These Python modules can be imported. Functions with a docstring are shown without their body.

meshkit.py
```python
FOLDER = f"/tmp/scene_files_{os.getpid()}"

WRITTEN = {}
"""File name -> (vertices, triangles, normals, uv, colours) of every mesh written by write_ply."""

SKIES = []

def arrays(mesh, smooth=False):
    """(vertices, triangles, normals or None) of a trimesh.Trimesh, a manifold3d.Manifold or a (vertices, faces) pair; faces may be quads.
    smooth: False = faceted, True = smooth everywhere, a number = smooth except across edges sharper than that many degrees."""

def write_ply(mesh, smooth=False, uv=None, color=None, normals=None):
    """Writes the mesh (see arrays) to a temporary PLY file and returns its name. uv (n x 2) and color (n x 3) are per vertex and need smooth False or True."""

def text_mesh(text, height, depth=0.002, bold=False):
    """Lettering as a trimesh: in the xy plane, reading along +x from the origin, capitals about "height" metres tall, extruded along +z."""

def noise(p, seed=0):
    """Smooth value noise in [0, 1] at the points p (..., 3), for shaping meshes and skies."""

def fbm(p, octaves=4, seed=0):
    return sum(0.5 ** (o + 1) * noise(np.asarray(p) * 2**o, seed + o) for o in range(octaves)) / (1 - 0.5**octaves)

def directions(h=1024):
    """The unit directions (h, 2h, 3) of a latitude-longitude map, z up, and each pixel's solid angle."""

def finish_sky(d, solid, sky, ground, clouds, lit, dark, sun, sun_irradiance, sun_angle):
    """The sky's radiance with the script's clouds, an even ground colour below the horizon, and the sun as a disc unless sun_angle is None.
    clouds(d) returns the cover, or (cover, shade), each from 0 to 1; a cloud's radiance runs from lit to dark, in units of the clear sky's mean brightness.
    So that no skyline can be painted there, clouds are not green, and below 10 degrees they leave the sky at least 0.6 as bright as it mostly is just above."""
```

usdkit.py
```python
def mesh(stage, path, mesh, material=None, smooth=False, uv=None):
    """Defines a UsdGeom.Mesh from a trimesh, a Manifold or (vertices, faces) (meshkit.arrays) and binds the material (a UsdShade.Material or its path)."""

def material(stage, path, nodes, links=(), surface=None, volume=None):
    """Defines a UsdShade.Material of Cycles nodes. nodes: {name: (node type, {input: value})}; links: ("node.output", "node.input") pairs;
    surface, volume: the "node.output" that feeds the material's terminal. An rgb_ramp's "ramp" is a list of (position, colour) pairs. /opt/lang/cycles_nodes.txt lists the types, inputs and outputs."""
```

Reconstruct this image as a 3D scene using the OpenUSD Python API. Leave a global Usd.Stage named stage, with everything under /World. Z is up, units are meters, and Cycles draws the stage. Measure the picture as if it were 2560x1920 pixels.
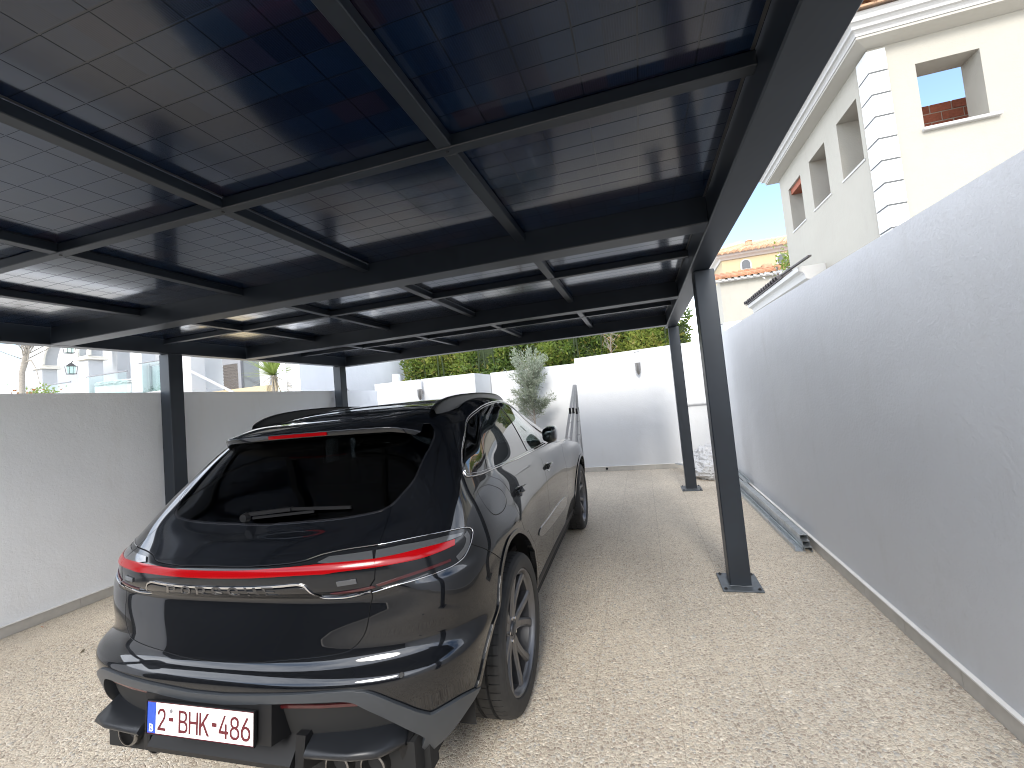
"""A dark SUV parked under a steel carport roofed with solar panels, between white walls."""
import math, random
import numpy as np, trimesh, shapely, usdkit, meshkit
from shapely.geometry import Polygon, LineString, box as sbox
from shapely.ops import unary_union
from scipy.interpolate import PchipInterpolator
from scipy.ndimage import gaussian_filter1d, map_coordinates, spline_filter
from scipy.spatial import cKDTree
from pxr import Gf, Sdf, Usd, UsdGeom, UsdLux, UsdShade, Vt

stage = Usd.Stage.CreateInMemory()
UsdGeom.SetStageUpAxis(stage, "Z"); UsdGeom.SetStageMetersPerUnit(stage, 1.0)
UsdGeom.Xform.Define(stage, "/World"); UsdGeom.Scope.Define(stage, "/World/Looks")
PI = math.pi

# ------------------------------------------------------------------ camera, sky, sun, exposure
ROLL, PITCH, YAW, CAM_H = .0929, .0561, .2624, 1.5653
EXPOSURE = 1.75
SUN_EL, SUN_AZ = math.radians(34), math.radians(178)      # azimuth of the direction towards the sun, atan2(x, y)
cam = UsdGeom.Camera.Define(stage, "/World/camera")
cf = np.array([-math.sin(YAW)*math.cos(PITCH), math.cos(YAW)*math.cos(PITCH), math.sin(PITCH)])
r0 = np.array([math.cos(YAW), math.sin(YAW), 0]); u0 = np.cross(r0, cf)
cr = r0*math.cos(ROLL) - u0*math.sin(ROLL); cu_ = u0*math.cos(ROLL) + r0*math.sin(ROLL)
cam.AddTransformOp().Set(Gf.Matrix4d(*cr, 0, *cu_, 0, *(-cf), 0, 0, 0, CAM_H, 1))
cam.CreateHorizontalApertureAttr(36.0); cam.CreateVerticalApertureAttr(27.0)
cam.CreateFocalLengthAttr(36.0*1040/2560)
cam.CreateHorizontalApertureOffsetAttr(-37.5/2560*36); cam.CreateVerticalApertureOffsetAttr(-21.9/2560*36)
cam.CreateClippingRangeAttr(Gf.Vec2f(.05, 2000)); cam.CreateExposureAttr(EXPOSURE)

sky_mat = usdkit.material(stage, "/World/Looks/sky", {
    "sky": ("sky_texture", {"sky_type": "single_scattering", "sun_disc": False, "sun_elevation": SUN_EL, "sun_rotation": SUN_AZ, "altitude": 100.0, "air_density": 1.0, "aerosol_density": .35, "ozone_density": 1.0}),
    "tc": ("texture_coordinate", {}),
    "sep": ("separate_xyz", {}),
    "zz": ("math", {"math_type": "add", "value2": .22}),
    "px": ("math", {"math_type": "divide"}), "py": ("math", {"math_type": "divide"}),
    "com": ("combine_xyz", {"z": 3.7}),
    "n": ("noise_texture", {"scale": 1.15, "detail": 7.0, "roughness": .56, "distortion": .35}),
    "dt": ("vector_math", {"math_type": "dot_product", "vector2": (.46, .74, .49)}), "dm": ("map_range", {"from_min": .90, "from_max": .985, "to_min": 0.0, "to_max": .34, "clamp": True}), "sub": ("math", {"math_type": "subtract"}),
    "ramp": ("rgb_ramp", {"ramp": [(0, (0, 0, 0)), (.36, (0, 0, 0)), (.56, (1, 1, 1)), (1, (1, 1, 1))]}),
    "n2": ("noise_texture", {"scale": 3.1, "detail": 5.0, "roughness": .6}),
    "cc": ("rgb_ramp", {"ramp": [(.25, (7.6, 8.2, 9.3)), (.7, (12.0, 12.4, 13.2))]}),
    "mix": ("mix_color", {"use_clamp": False}),
    "bg": ("background_shader", {"strength": .108})},
    [("tc.generated", "sep.vector"), ("sep.z", "zz.value1"), ("sep.x", "px.value1"), ("zz.value", "px.value2"), ("sep.y", "py.value1"), ("zz.value", "py.value2"),
     ("px.value", "com.x"), ("py.value", "com.y"), ("com.vector", "n.vector"), ("com.vector", "n2.vector"), ("tc.generated", "dt.vector1"), ("dt.value", "dm.value"), ("n.fac", "sub.value1"), ("dm.result", "sub.value2"), ("sub.value", "ramp.fac"), ("n2.fac", "cc.fac"),
     ("ramp.color", "mix.fac"), ("sky.color", "mix.a"), ("cc.color", "mix.b"), ("mix.result", "bg.color")], surface="bg.background")
dome = UsdLux.DomeLight.Define(stage, "/World/sky")
UsdShade.MaterialBindingAPI.Apply(dome.GetPrim()).Bind(sky_mat)
dome.GetPrim().SetCustomDataByKey("kind", "structure")
sun = UsdLux.DistantLight.Define(stage, "/World/sun")
sun.CreateIntensityAttr(.30); sun.CreateAngleAttr(22.0); sun.CreateNormalizeAttr(True); sun.CreateColorAttr(Gf.Vec3f(1, .955, .88))
sd = np.array([math.sin(SUN_AZ)*math.cos(SUN_EL), math.cos(SUN_AZ)*math.cos(SUN_EL), math.sin(SUN_EL)])
sx = np.cross([0, 0, 1], sd); sx /= np.linalg.norm(sx); sy = np.cross(sd, sx)
sun.AddTransformOp().Set(Gf.Matrix4d(*sx, 0, *sy, 0, *sd, 0, *(sd*60), 1))

# ------------------------------------------------------------------ helpers
used = {}
def numbered(path):
    n = used.get(path, 0); used[path] = n + 1
    return path if n == 0 else f"{path}_{n:03d}"
def tag(prim, label=None, cat=None, group=None, kind=None):
    p = prim if isinstance(prim, Usd.Prim) else prim.GetPrim()
    for k, v in (("label", label), ("category", cat), ("group", group), ("kind", kind)):
        if v: p.SetCustomDataByKey(k, v)
    return p
def thing(name, label, cat, loc=(0, 0, 0), rz=0, group=None, kind=None):
    x = UsdGeom.Xform.Define(stage, numbered("/World/" + name))
    x.AddTranslateOp().Set(Gf.Vec3d(*map(float, loc)))
    if rz: x.AddRotateZOp().Set(math.degrees(rz))
    return tag(x, label, cat, group, kind)
def part(parent, name, mesh, mat, smooth=False, label=None, kind=None):
    base = "/World" if parent is None else str(parent.GetPath())
    p = numbered(base + "/" + name)
    if len(mesh) == 3:                                    # vertices, faces, normals
        m = usdkit.mesh(stage, p, (mesh[0], mesh[1]), M[mat])
        m.CreateNormalsAttr(Vt.Vec3fArray.FromNumpy(np.asarray(mesh[2], np.float32))); m.SetNormalsInterpolation("vertex")
    else:
        m = usdkit.mesh(stage, p, mesh, M[mat], smooth=smooth)
    return tag(m, label, kind=kind)
def struct(name, mesh, mat, smooth=False, kind="structure", label=None, cat=None):
    p = part(None, name, mesh, mat, smooth); return tag(p, label, cat, kind=kind)
def solo(name, label, cat, mesh, mat, smooth=False, group=None, kind=None):
    return tag(part(None, name, mesh, mat, smooth), label, cat, group, kind)
def copy(src, loc, rz=0, label=None, group=None):
    d = src.GetCustomData()
    n = thing(src.GetName().rstrip("0123456789").rstrip("_"), label or d.get("label"), d.get("category"), loc, rz, group or d.get("group"))
    n.GetReferences().AddInternalReference(src.GetPath()); n.SetInstanceable(True)
    return n
def join(*ms):
    V, F, o = [], [], 0
    for m in ms:
        v, f = (m.vertices, m.faces) if hasattr(m, "vertices") else (np.asarray(m[0], float), np.asarray(m[1], int))
        if f.shape[1] == 4: f = np.vstack([f[:, [0, 1, 2]], f[:, [0, 2, 3]]])
        V.append(np.asarray(v, float)); F.append(f + o); o += len(v)
    return np.vstack(V), np.vstack(F)
def bx(a, b, bev=0.):
    """Box between two corners, its edges chamfered by bev."""
    a, b = np.minimum(a, b).astype(float), np.maximum(a, b).astype(float)
    if bev <= 0:
        t = trimesh.creation.box(b - a); return np.array(t.vertices) + (a + b)/2, np.array(t.faces)
    bev = min(bev, (b - a).min()*.45); P = []
    for sx_ in (0, 1):
        for sy_ in (0, 1):
            for sz_ in (0, 1):
                c = np.where([sx_, sy_, sz_], b, a); d = np.where([sx_, sy_, sz_], -1, 1)*bev
                for k in range(3):
                    q = c + d; q[k] = c[k]; P.append(q)
    return hull(P)
def hull(P):
    t = trimesh.convex.convex_hull(np.asarray(P, float)); return np.array(t.vertices), np.array(t.faces)
def move(m, t=(0, 0, 0), rx=0, ry=0, rz=0):
    v = np.asarray(m[0], float)
    for a, i, j in ((rx, 1, 2), (ry, 2, 0), (rz, 0, 1)):
        if a:
            v = v.copy(); c, s = math.cos(a), math.sin(a); p, q = v[:, i].copy(), v[:, j].copy(); v[:, i] = c*p - s*q; v[:, j] = s*p + c*q
    return (v + np.asarray(t, float), m[1])
def mirx(m):
    """Mirrored across the plane x = 0."""
    v = np.array(m[0], float); v[:, 0] *= -1; f = np.asarray(m[1])[:, ::-1]
    return (v, f) if len(m) == 2 else (v, f, np.asarray(m[2])*[-1, 1, 1])
def tube(path, r, n=8, caps=True, closed=False):
    P = np.asarray(path, float); k = len(P); R = np.broadcast_to(np.asarray(r, float), (k,))
    T = np.gradient(P, axis=0) if not closed else np.roll(P, -1, 0) - np.roll(P, 1, 0)
    T /= np.maximum(np.linalg.norm(T, axis=1, keepdims=True), 1e-9)
    ref = np.array([0, 0, 1.]) if abs(T[0][2]) < .9 else np.array([1., 0, 0])
    A = []; a = np.cross(T[0], ref); a /= np.linalg.norm(a)
    for t in T:
        a = a - t*(a @ t); a /= np.linalg.norm(a); A.append(a)
    A = np.array(A); Bn = np.cross(T, A); th = np.arange(n)*2*PI/n
    V = (P[:, None] + R[:, None, None]*(np.cos(th)[None, :, None]*A[:, None] + np.sin(th)[None, :, None]*Bn[:, None])).reshape(-1, 3)
    F = []
    for i in range(k if closed else k - 1):
        for j in range(n):
            a_, b_, i2 = i*n + j, i*n + (j + 1) % n, ((i + 1) % k)*n
            F += [(a_, b_, i2 + (j + 1) % n), (a_, i2 + (j + 1) % n, i2 + j)]
    if caps and not closed:
        c0, c1 = len(V), len(V) + 1; V = np.vstack([V, P[0], P[-1]])
        for j in range(n):
            F += [(c0, (j + 1) % n, j), (c1, (k - 1)*n + j, (k - 1)*n + (j + 1) % n)]
    return V, np.array(F)
def bar(p, q, w, h, up=(0, 0, 1)):
    """A rectangular bar from p to q, w wide and h high."""
    p, q = np.asarray(p, float), np.asarray(q, float); d = q - p; d /= np.linalg.norm(d)
    s = np.cross(d, up); s = s/np.linalg.norm(s)*w/2; t = np.cross(s, d); t = t/np.linalg.norm(t)*h/2
    return hull([e + a*s + b*t for e in (p, q) for a in (-1, 1) for b in (-1, 1)])
def lathe(prof, n=48, axis="z"):
    """prof: (radius, height) pairs turned about the axis."""
    pr = np.asarray(prof, float); th = np.arange(n)*2*PI/n; V = []
    for r, h in pr: V.append(np.stack([r*np.cos(th), r*np.sin(th), np.full(n, h)], 1))
    V = np.vstack(V); F = []
    for i in range(len(pr) - 1):
        for j in range(n):
            a, b, c, d = i*n + j, i*n + (j + 1) % n, (i + 1)*n + (j + 1) % n, (i + 1)*n + j
            F += [(a, b, c), (a, c, d)]
    if axis == "x": V = V[:, [2, 0, 1]]
    if axis == "y": V = V[:, [1, 2, 0]]
    return V, np.array(F)
def prism(poly, h, plane="xy", at=0., bev=0.):
    """Shapely polygon (or list of points) extruded by h; plane xy: along z, xz: along y, yz: along x."""
    pg = poly if hasattr(poly, "geom_type") else Polygon(poly)
    geoms = getattr(pg, "geoms", [pg])
    t = trimesh.util.concatenate([trimesh.creation.extrude_polygon(g, h, engine="earcut") for g in geoms])
    v = np.array(t.vertices); f = np.array(t.faces); v[:, 2] += at
    if plane == "xz": v = v[:, [0, 2, 1]]; f = f[:, ::-1]
    if plane == "yz": v = v[:, [2, 0, 1]]
    return v, f
def rnd(seed): return np.random.default_rng(seed)

# ------------------------------------------------------------------ materials
M = {}
def pbr(name, color, rough=.5, metal=0., var=0., scale=8., bump=0., bscale=60., coat=0., spec=.5, color2=None, detail=4., dist=.01, coat_rough=.03, coat_ior=1.5, ior=1.5, trans=None, rand=0.):
    n = {"p": ("principled_bsdf", {"base_color": color, "roughness": rough, "metallic": metal, "coat_weight": coat, "coat_roughness": coat_rough, "coat_ior": coat_ior, "specular_ior_level": spec, "ior": ior})}
    l = [("g.position", "nt.vector")] if (var or color2 is not None) else []
    if var or color2 is not None or bump or rand: n["g"] = ("geometry", {})
    src = None
    if var or color2 is not None:
        c2 = color2 if color2 is not None else tuple(c*(1 - var) for c in color)
        n["nt"] = ("noise_texture", {"scale": scale, "detail": detail, "roughness": .6})
        n["r"] = ("rgb_ramp", {"ramp": [(.32, c2), (.68, color)]}); l.append(("nt.fac", "r.fac")); src = "r.color"
    if rand:
        n["oi"] = ("object_info", {}); n["mr"] = ("map_range", {"from_min": 0., "from_max": 1., "to_min": 1 - rand, "to_max": 1 + rand})
        n["hs"] = ("hsv", {"color": color}); l += [("oi.random", "mr.value"), ("mr.result", "hs.value")]
        if src: l.append((src, "hs.color"))
        src = "hs.color"
    if src: l.append((src, "p.base_color"))
    if bump:
        n["bn"] = ("noise_texture", {"scale": bscale, "detail": 5.0, "roughness": .6}); n["b"] = ("bump", {"strength": bump, "distance": dist})
        l += [("g.position", "bn.vector"), ("bn.fac", "b.height"), ("b.normal", "p.normal")]
    surf = "p.BSDF"
    if trans is not None:
        n["tr"] = ("translucent_bsdf", {"color": trans}); n["mx"] = ("mix_closure", {"fac": .35})
        l += [("p.BSDF", "mx.closure1"), ("tr.BSDF", "mx.closure2")]; surf = "mx.closure"
    M[name] = usdkit.material(stage, "/World/Looks/" + name, n, l, surface=surf)
def glass(name, tint, f0=.045, rough=0.):
    """A thin pane: clear or tinted, mirroring more towards grazing angles, alike from both sides."""
    M[name] = usdkit.material(stage, "/World/Looks/" + name, {"t": ("transparent_bsdf", {"color": tint}), "g": ("glossy_bsdf", {"color": (1, 1, 1), "roughness": rough, "distribution": "ggx"}),
        "w": ("layer_weight", {"blend": .5}), "pw": ("math", {"math_type": "power", "value2": 4.2}), "fa": ("math", {"math_type": "multiply_add", "value2": 1 - f0, "value3": f0}), "m": ("mix_closure", {})},
        [("w.facing", "pw.value1"), ("pw.value", "fa.value1"), ("fa.value", "m.fac"), ("t.BSDF", "m.closure1"), ("g.BSDF", "m.closure2")], surface="m.closure")

def wall_material(name, c1, c2, stain):
    """Painted render: trowel marks, faint clouding and a few stains."""
    M[name] = usdkit.material(stage, "/World/Looks/" + name, {
        "g": ("geometry", {}), "a": ("noise_texture", {"scale": .9, "detail": 6.0, "roughness": .6}), "r": ("rgb_ramp", {"ramp": [(.3, c2), (.65, c1)]}),
        "mp": ("mapping", {"scale": (2.2, 2.2, .55)}), "s": ("noise_texture", {"scale": 2.3, "detail": 8.0, "roughness": .68}), "sr": ("rgb_ramp", {"ramp": [(.55, (0, 0, 0)), (.80, (.42, .42, .42))]}),
        "mx": ("mix_color", {"b": stain}), "fn": ("noise_texture", {"scale": 55.0, "detail": 6.0, "roughness": .65}), "ln": ("noise_texture", {"scale": 4.0, "detail": 3.0}),
        "ad": ("math", {"math_type": "multiply_add", "value2": 2.2}), "b": ("bump", {"strength": .4, "distance": .008}), "p": ("principled_bsdf", {"roughness": .82, "specular_ior_level": .3})},
        [("g.position", "a.vector"), ("a.fac", "r.fac"), ("g.position", "mp.vector"), ("mp.vector", "s.vector"), ("s.fac", "sr.fac"), ("sr.color", "mx.fac"), ("r.color", "mx.a"), ("mx.result", "p.base_color"),
         ("g.position", "fn.vector"), ("g.position", "ln.vector"), ("ln.fac", "ad.value1"), ("fn.fac", "ad.value3"), ("ad.value", "b.height"), ("b.normal", "p.normal")], surface="p.BSDF")
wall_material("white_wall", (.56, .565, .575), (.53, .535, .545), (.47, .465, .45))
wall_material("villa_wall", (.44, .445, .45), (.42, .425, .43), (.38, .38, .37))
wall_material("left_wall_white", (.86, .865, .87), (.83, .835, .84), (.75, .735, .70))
wall_material("bright_wall", (.585, .59, .595), (.565, .57, .575), (.51, .505, .49))
wall_material("house_wall", (.345, .325, .28), (.325, .305, .262), (.28, .26, .228))
wall_material("cream_wall", (.44, .36, .225), (.42, .34, .21), (.37, .30, .18))
pbr("quoin_white", (.62, .62, .61), .75, bump=.2, bscale=40)
pbr("groove_grey", (.10, .10, .10), .8)
pbr("skirting_tile", (.50, .47, .42), .55, var=.12, scale=14, bump=.1)
pbr("skirting_top", (.74, .72, .68), .7)
pbr("grout", (.30, .28, .25), .9)
pbr("gate_board", (.004, .0045, .005), .6)
pbr("steel_dark", (.0135, .0195, .0285), .42, var=.25, scale=5, bump=.06, bscale=220, dist=.003)
pbr("steel_plate", (.10, .115, .13), .42, var=.35, scale=20, metal=.3)
pbr("bolt_dark", (.012, .012, .013), .45)
pbr("galvanised", (.58, .61, .63), .38, metal=.85, var=.25, scale=16, bump=.05)
pbr("channel_black", (.035, .036, .038), .5)
pbr("aluminium", (.50, .50, .51), .33, metal=.9, var=.12, scale=25)
pbr("plastic_black", (.005, .005, .0055), .5, spec=.25)
pbr("bag_white", (.46, .46, .465), .38, var=.15, scale=6, bump=.15, bscale=30)
pbr("brick_red", (.36, .105, .055), .85, var=.3, scale=30, bump=.4, bscale=70, rand=.16)
pbr("brick_mortar", (.42, .36, .30), .95, bump=.4)
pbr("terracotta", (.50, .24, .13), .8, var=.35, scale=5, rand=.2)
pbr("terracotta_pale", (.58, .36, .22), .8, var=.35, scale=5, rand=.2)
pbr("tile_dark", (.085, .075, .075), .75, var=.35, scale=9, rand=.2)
pbr("moulding", (.44, .43, .415), .7, bump=.12)
pbr("soffit", (.36, .34, .30), .8, bump=.15)
pbr("window_dark", (.08, .085, .09), .15)
pbr("frame_grey", (.18, .18, .19), .5)
pbr("lamp_steel", (.30, .29, .28), .3, metal=.9)
pbr("lamp_glass", (.66, .66, .66), .3)
pbr("lantern_black", (.02, .02, .02), .5)
pbr("bark", (.15, .115, .085), .9, var=.4, scale=30, bump=.5, bscale=90)
pbr("bark_pale", (.30, .27, .23), .9, var=.3, scale=30, bump=.4)
for i, c in enumerate([(.15, .20, .035), (.11, .16, .028), (.24, .27, .055), (.075, .12, .024), (.26, .23, .06)]):
    pbr(f"hedge_leaf_{'abcde'[i]}", c, .45, var=.35, scale=20, trans=tuple(x*1.6 for x in c))
for i, c in enumerate([(.25, .28, .21), (.18, .215, .15), (.33, .36, .28)]):
    pbr(f"olive_leaf_{'abc'[i]}", c, .5, trans=tuple(x*1.1 for x in c))
pbr("leaf_brown", (.26, .15, .06), .7)
pbr("yucca_leaf", (.16, .22, .05), .45, var=.3, scale=3, trans=(.22, .28, .06))
pbr("rattan", (.10, .085, .075), .8, var=.4, scale=40, bump=.5)
pbr("stone_trim", (.70, .66, .58), .8, var=.1, scale=6)
glass("rail_glass", (.78, .92, .89)); glass("house_glass", (.55, .66, .64))
pbr("orange_bush", (.34, .13, .045), .7, var=.4, scale=9, trans=(.3, .12, .04))
pbr("dry_leaf", (.40, .33, .22), .8, var=.3, scale=60)
pbr("pebble_mid", (.49, .42, .335), .6, var=.25, scale=22, rand=.2)
pbr("pebble_dark", (.36, .30, .24), .6, var=.25, scale=22, rand=.2)
pbr("pebble_light", (.58, .52, .43), .6, var=.25, scale=22, rand=.25)
pbr("pebble_grey", (.46, .43, .38), .6, var=.3, scale=22, rand=.25)
# exposed aggregate: rounded stones in a pale cream mortar, faint joints along the drive every 0.42 m
M["aggregate"] = usdkit.material(stage, "/World/Looks/aggregate", {
    "g": ("geometry", {}), "wn": ("noise_texture", {"scale": 40.0, "detail": 2.0}), "wv": ("vector_math", {"math_type": "multiply_add", "vector2": (.012, .012, .012)}),
    "v": ("voronoi_texture", {"feature": "f1", "scale": 66.0, "randomness": .95}), "e": ("voronoi_texture", {"feature": "distance_to_edge", "scale": 66.0, "randomness": .95}),
    "er": ("rgb_ramp", {"ramp": [(.03, (0, 0, 0)), (.13, (1, 1, 1))]}), "sc": ("separate_color", {}),
    "col": ("rgb_ramp", {"ramp": [(0, (.33, .27, .215)), (.22, (.44, .375, .30)), (.5, (.52, .45, .36)), (.72, (.49, .45, .39)), (.88, (.58, .51, .405)), (1, (.64, .58, .49))]}),
    "mot": ("noise_texture", {"scale": 1.4, "detail": 6.0, "roughness": .65}), "mr": ("rgb_ramp", {"ramp": [(.35, (.66, .585, .485)), (.65, (.74, .665, .555))]}),
    "mx": ("mix_color", {}), "big": ("noise_texture", {"scale": .55, "detail": 5.0, "roughness": .6}), "br": ("rgb_ramp", {"ramp": [(.3, (.86, .85, .84)), (.62, (1.04, 1.03, 1.01))]}), "mu": ("mix_color", {"blend_type": "multiply", "fac": 1.0, "use_clamp": False}),
    "sx": ("separate_xyz", {}), "jm": ("math", {"math_type": "multiply_add", "value2": 1/.42, "value3": 100.45}), "jf": ("math", {"math_type": "fraction"}), "jc": ("math", {"math_type": "compare", "value2": .5, "value3": .006}),
    "jx": ("mix_color", {"b": (.30, .255, .20)}), "jh": ("math", {"math_type": "multiply", "value2": .55}), "b": ("bump", {"strength": .7, "distance": .006}), "p": ("principled_bsdf", {"roughness": .72, "specular_ior_level": .35})},
    [("g.position", "wn.vector"), ("wn.color", "wv.vector1"), ("g.position", "wv.vector3"), ("wv.vector", "v.vector"), ("wv.vector", "e.vector"), ("e.distance", "er.fac"), ("v.color", "sc.color"), ("sc.r", "col.fac"),
     ("g.position", "mot.vector"), ("mot.fac", "mr.fac"), ("er.color", "mx.fac"), ("mr.color", "mx.a"), ("col.color", "mx.b"), ("g.position", "big.vector"), ("big.fac", "br.fac"), ("mx.result", "mu.a"), ("br.color", "mu.b"),
     ("g.position", "sx.vector"), ("sx.x", "jm.value1"), ("jm.value", "jf.value1"), ("jf.value", "jc.value1"), ("jc.value", "jh.value1"), ("jh.value", "jx.fac"), ("mu.result", "jx.a"), ("jx.result", "p.base_color"),
     ("er.color", "b.height"), ("b.normal", "p.normal")], surface="p.BSDF")
# solar cells: blue silicon with fine fingers, tone differs from cell to cell
M["solar_cell"] = usdkit.material(stage, "/World/Looks/solar_cell", {
    "g": ("geometry", {}), "w": ("wave_texture", {"wave_type": "bands", "bands_direction": "x", "scale": 42.0}), "wr": ("rgb_ramp", {"ramp": [(.80, (0, 0, 0)), (.97, (1, 1, 1))]}),
    "sn": ("vector_math", {"math_type": "snap", "vector2": (.182, .0945, 5.)}), "wn": ("white_noise_texture", {"dimensions": "3D"}),
    "cr": ("rgb_ramp", {"ramp": [(0, (.0022, .006, .020)), (.40, (.003, .010, .032)), (.70, (.005, .015, .038)), (.80, (.009, .009, .024)), (.90, (.014, .010, .020)), (1, (.004, .013, .040))]}),
    "mx": ("mix_color", {"b": (.014, .022, .042)}), "hf": ("math", {"math_type": "multiply", "value2": .5}), "p": ("principled_bsdf", {"roughness": .15, "specular_ior_level": .7, "specular_tint": (.62, .78, 1.0), "coat_weight": .6, "coat_roughness": .075, "coat_ior": 1.5})},
    [("g.position", "w.vector"), ("w.fac", "wr.fac"), ("g.position", "sn.vector1"), ("sn.vector", "wn.vector"), ("wn.value", "cr.fac"), ("cr.color", "mx.a"), ("wr.color", "hf.value1"), ("hf.value", "mx.fac"), ("mx.result", "p.base_color")], surface="p.BSDF")
M["panel_back"] = usdkit.material(stage, "/World/Looks/panel_back", {"p": ("principled_bsdf", {"base_color": (.0010, .0024, .008), "roughness": .15, "specular_ior_level": .7, "specular_tint": (.62, .78, 1.0), "coat_weight": .6, "coat_roughness": .075, "coat_ior": 1.5})}, [], surface="p.BSDF")
# car
pbr("car_paint", (.0016, .0019, .0026), .40, spec=.05, coat=1., coat_rough=.012, coat_ior=1.62)
pbr("gloss_black", (.006, .006, .007), .06, coat=1., coat_rough=.02)
pbr("satin_trim", (.030, .034, .039), .40)
pbr("pod_trim", (.009, .010, .012), .40)
pbr("trim_black", (.0045, .0045, .005), .55, spec=.35)
pbr("rail_black", (.006, .006, .0065), .32, spec=.4)
pbr("liner_black", (.006, .006, .006), .9)
pbr("chrome", (.75, .75, .76), .08, metal=1.)
pbr("red_lens", (.24, .0015, .003), .14, spec=.4)
pbr("dark_red", (.035, .003, .004), .25, coat=.6)
pbr("lamp_smoke", (.006, .0065, .0075), .10, spec=.5)
pbr("lamp_clear", (.05, .052, .055), .10, coat=.6, coat_rough=.02)
pbr("tyre_rubber", (.020, .020, .020), .72, var=.4, scale=25, bump=.1, bscale=300, dist=.002)
pbr("rim_grey", (.16, .16, .165), .36, metal=.85)
pbr("disc_steel", (.22, .21, .20), .4, metal=.9)
pbr("exhaust_steel", (.28, .275, .27), .22, metal=1.)
pbr("plate_white", (.78, .78, .76), .35); pbr("plate_blue", (.02, .07, .42), .35); pbr("plate_red", (.10, .006, .012), .5)
pbr("leather_dark", (.018, .017, .017), .6)
glass("privacy_glass", (.05, .055, .06), .10); glass("tinted_glass", (.55, .64, .60), .08); glass("back_glass", (.03, .032, .036), .04)
pbr("mirror_glass", (.05, .06, .06), .05, metal=1.)
# ------------------------------------------------------------------ ground
GX, GY = 120., 160.
struct("ground", bx((-GX, -GX, -.6), (GX, GY, -.02)), "cream_ground" if "cream_ground" in M else "skirting_tile")
struct("paving", bx((-5.45, -9., -.3), (1.5, 9.6, 0)), "aggregate")
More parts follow.
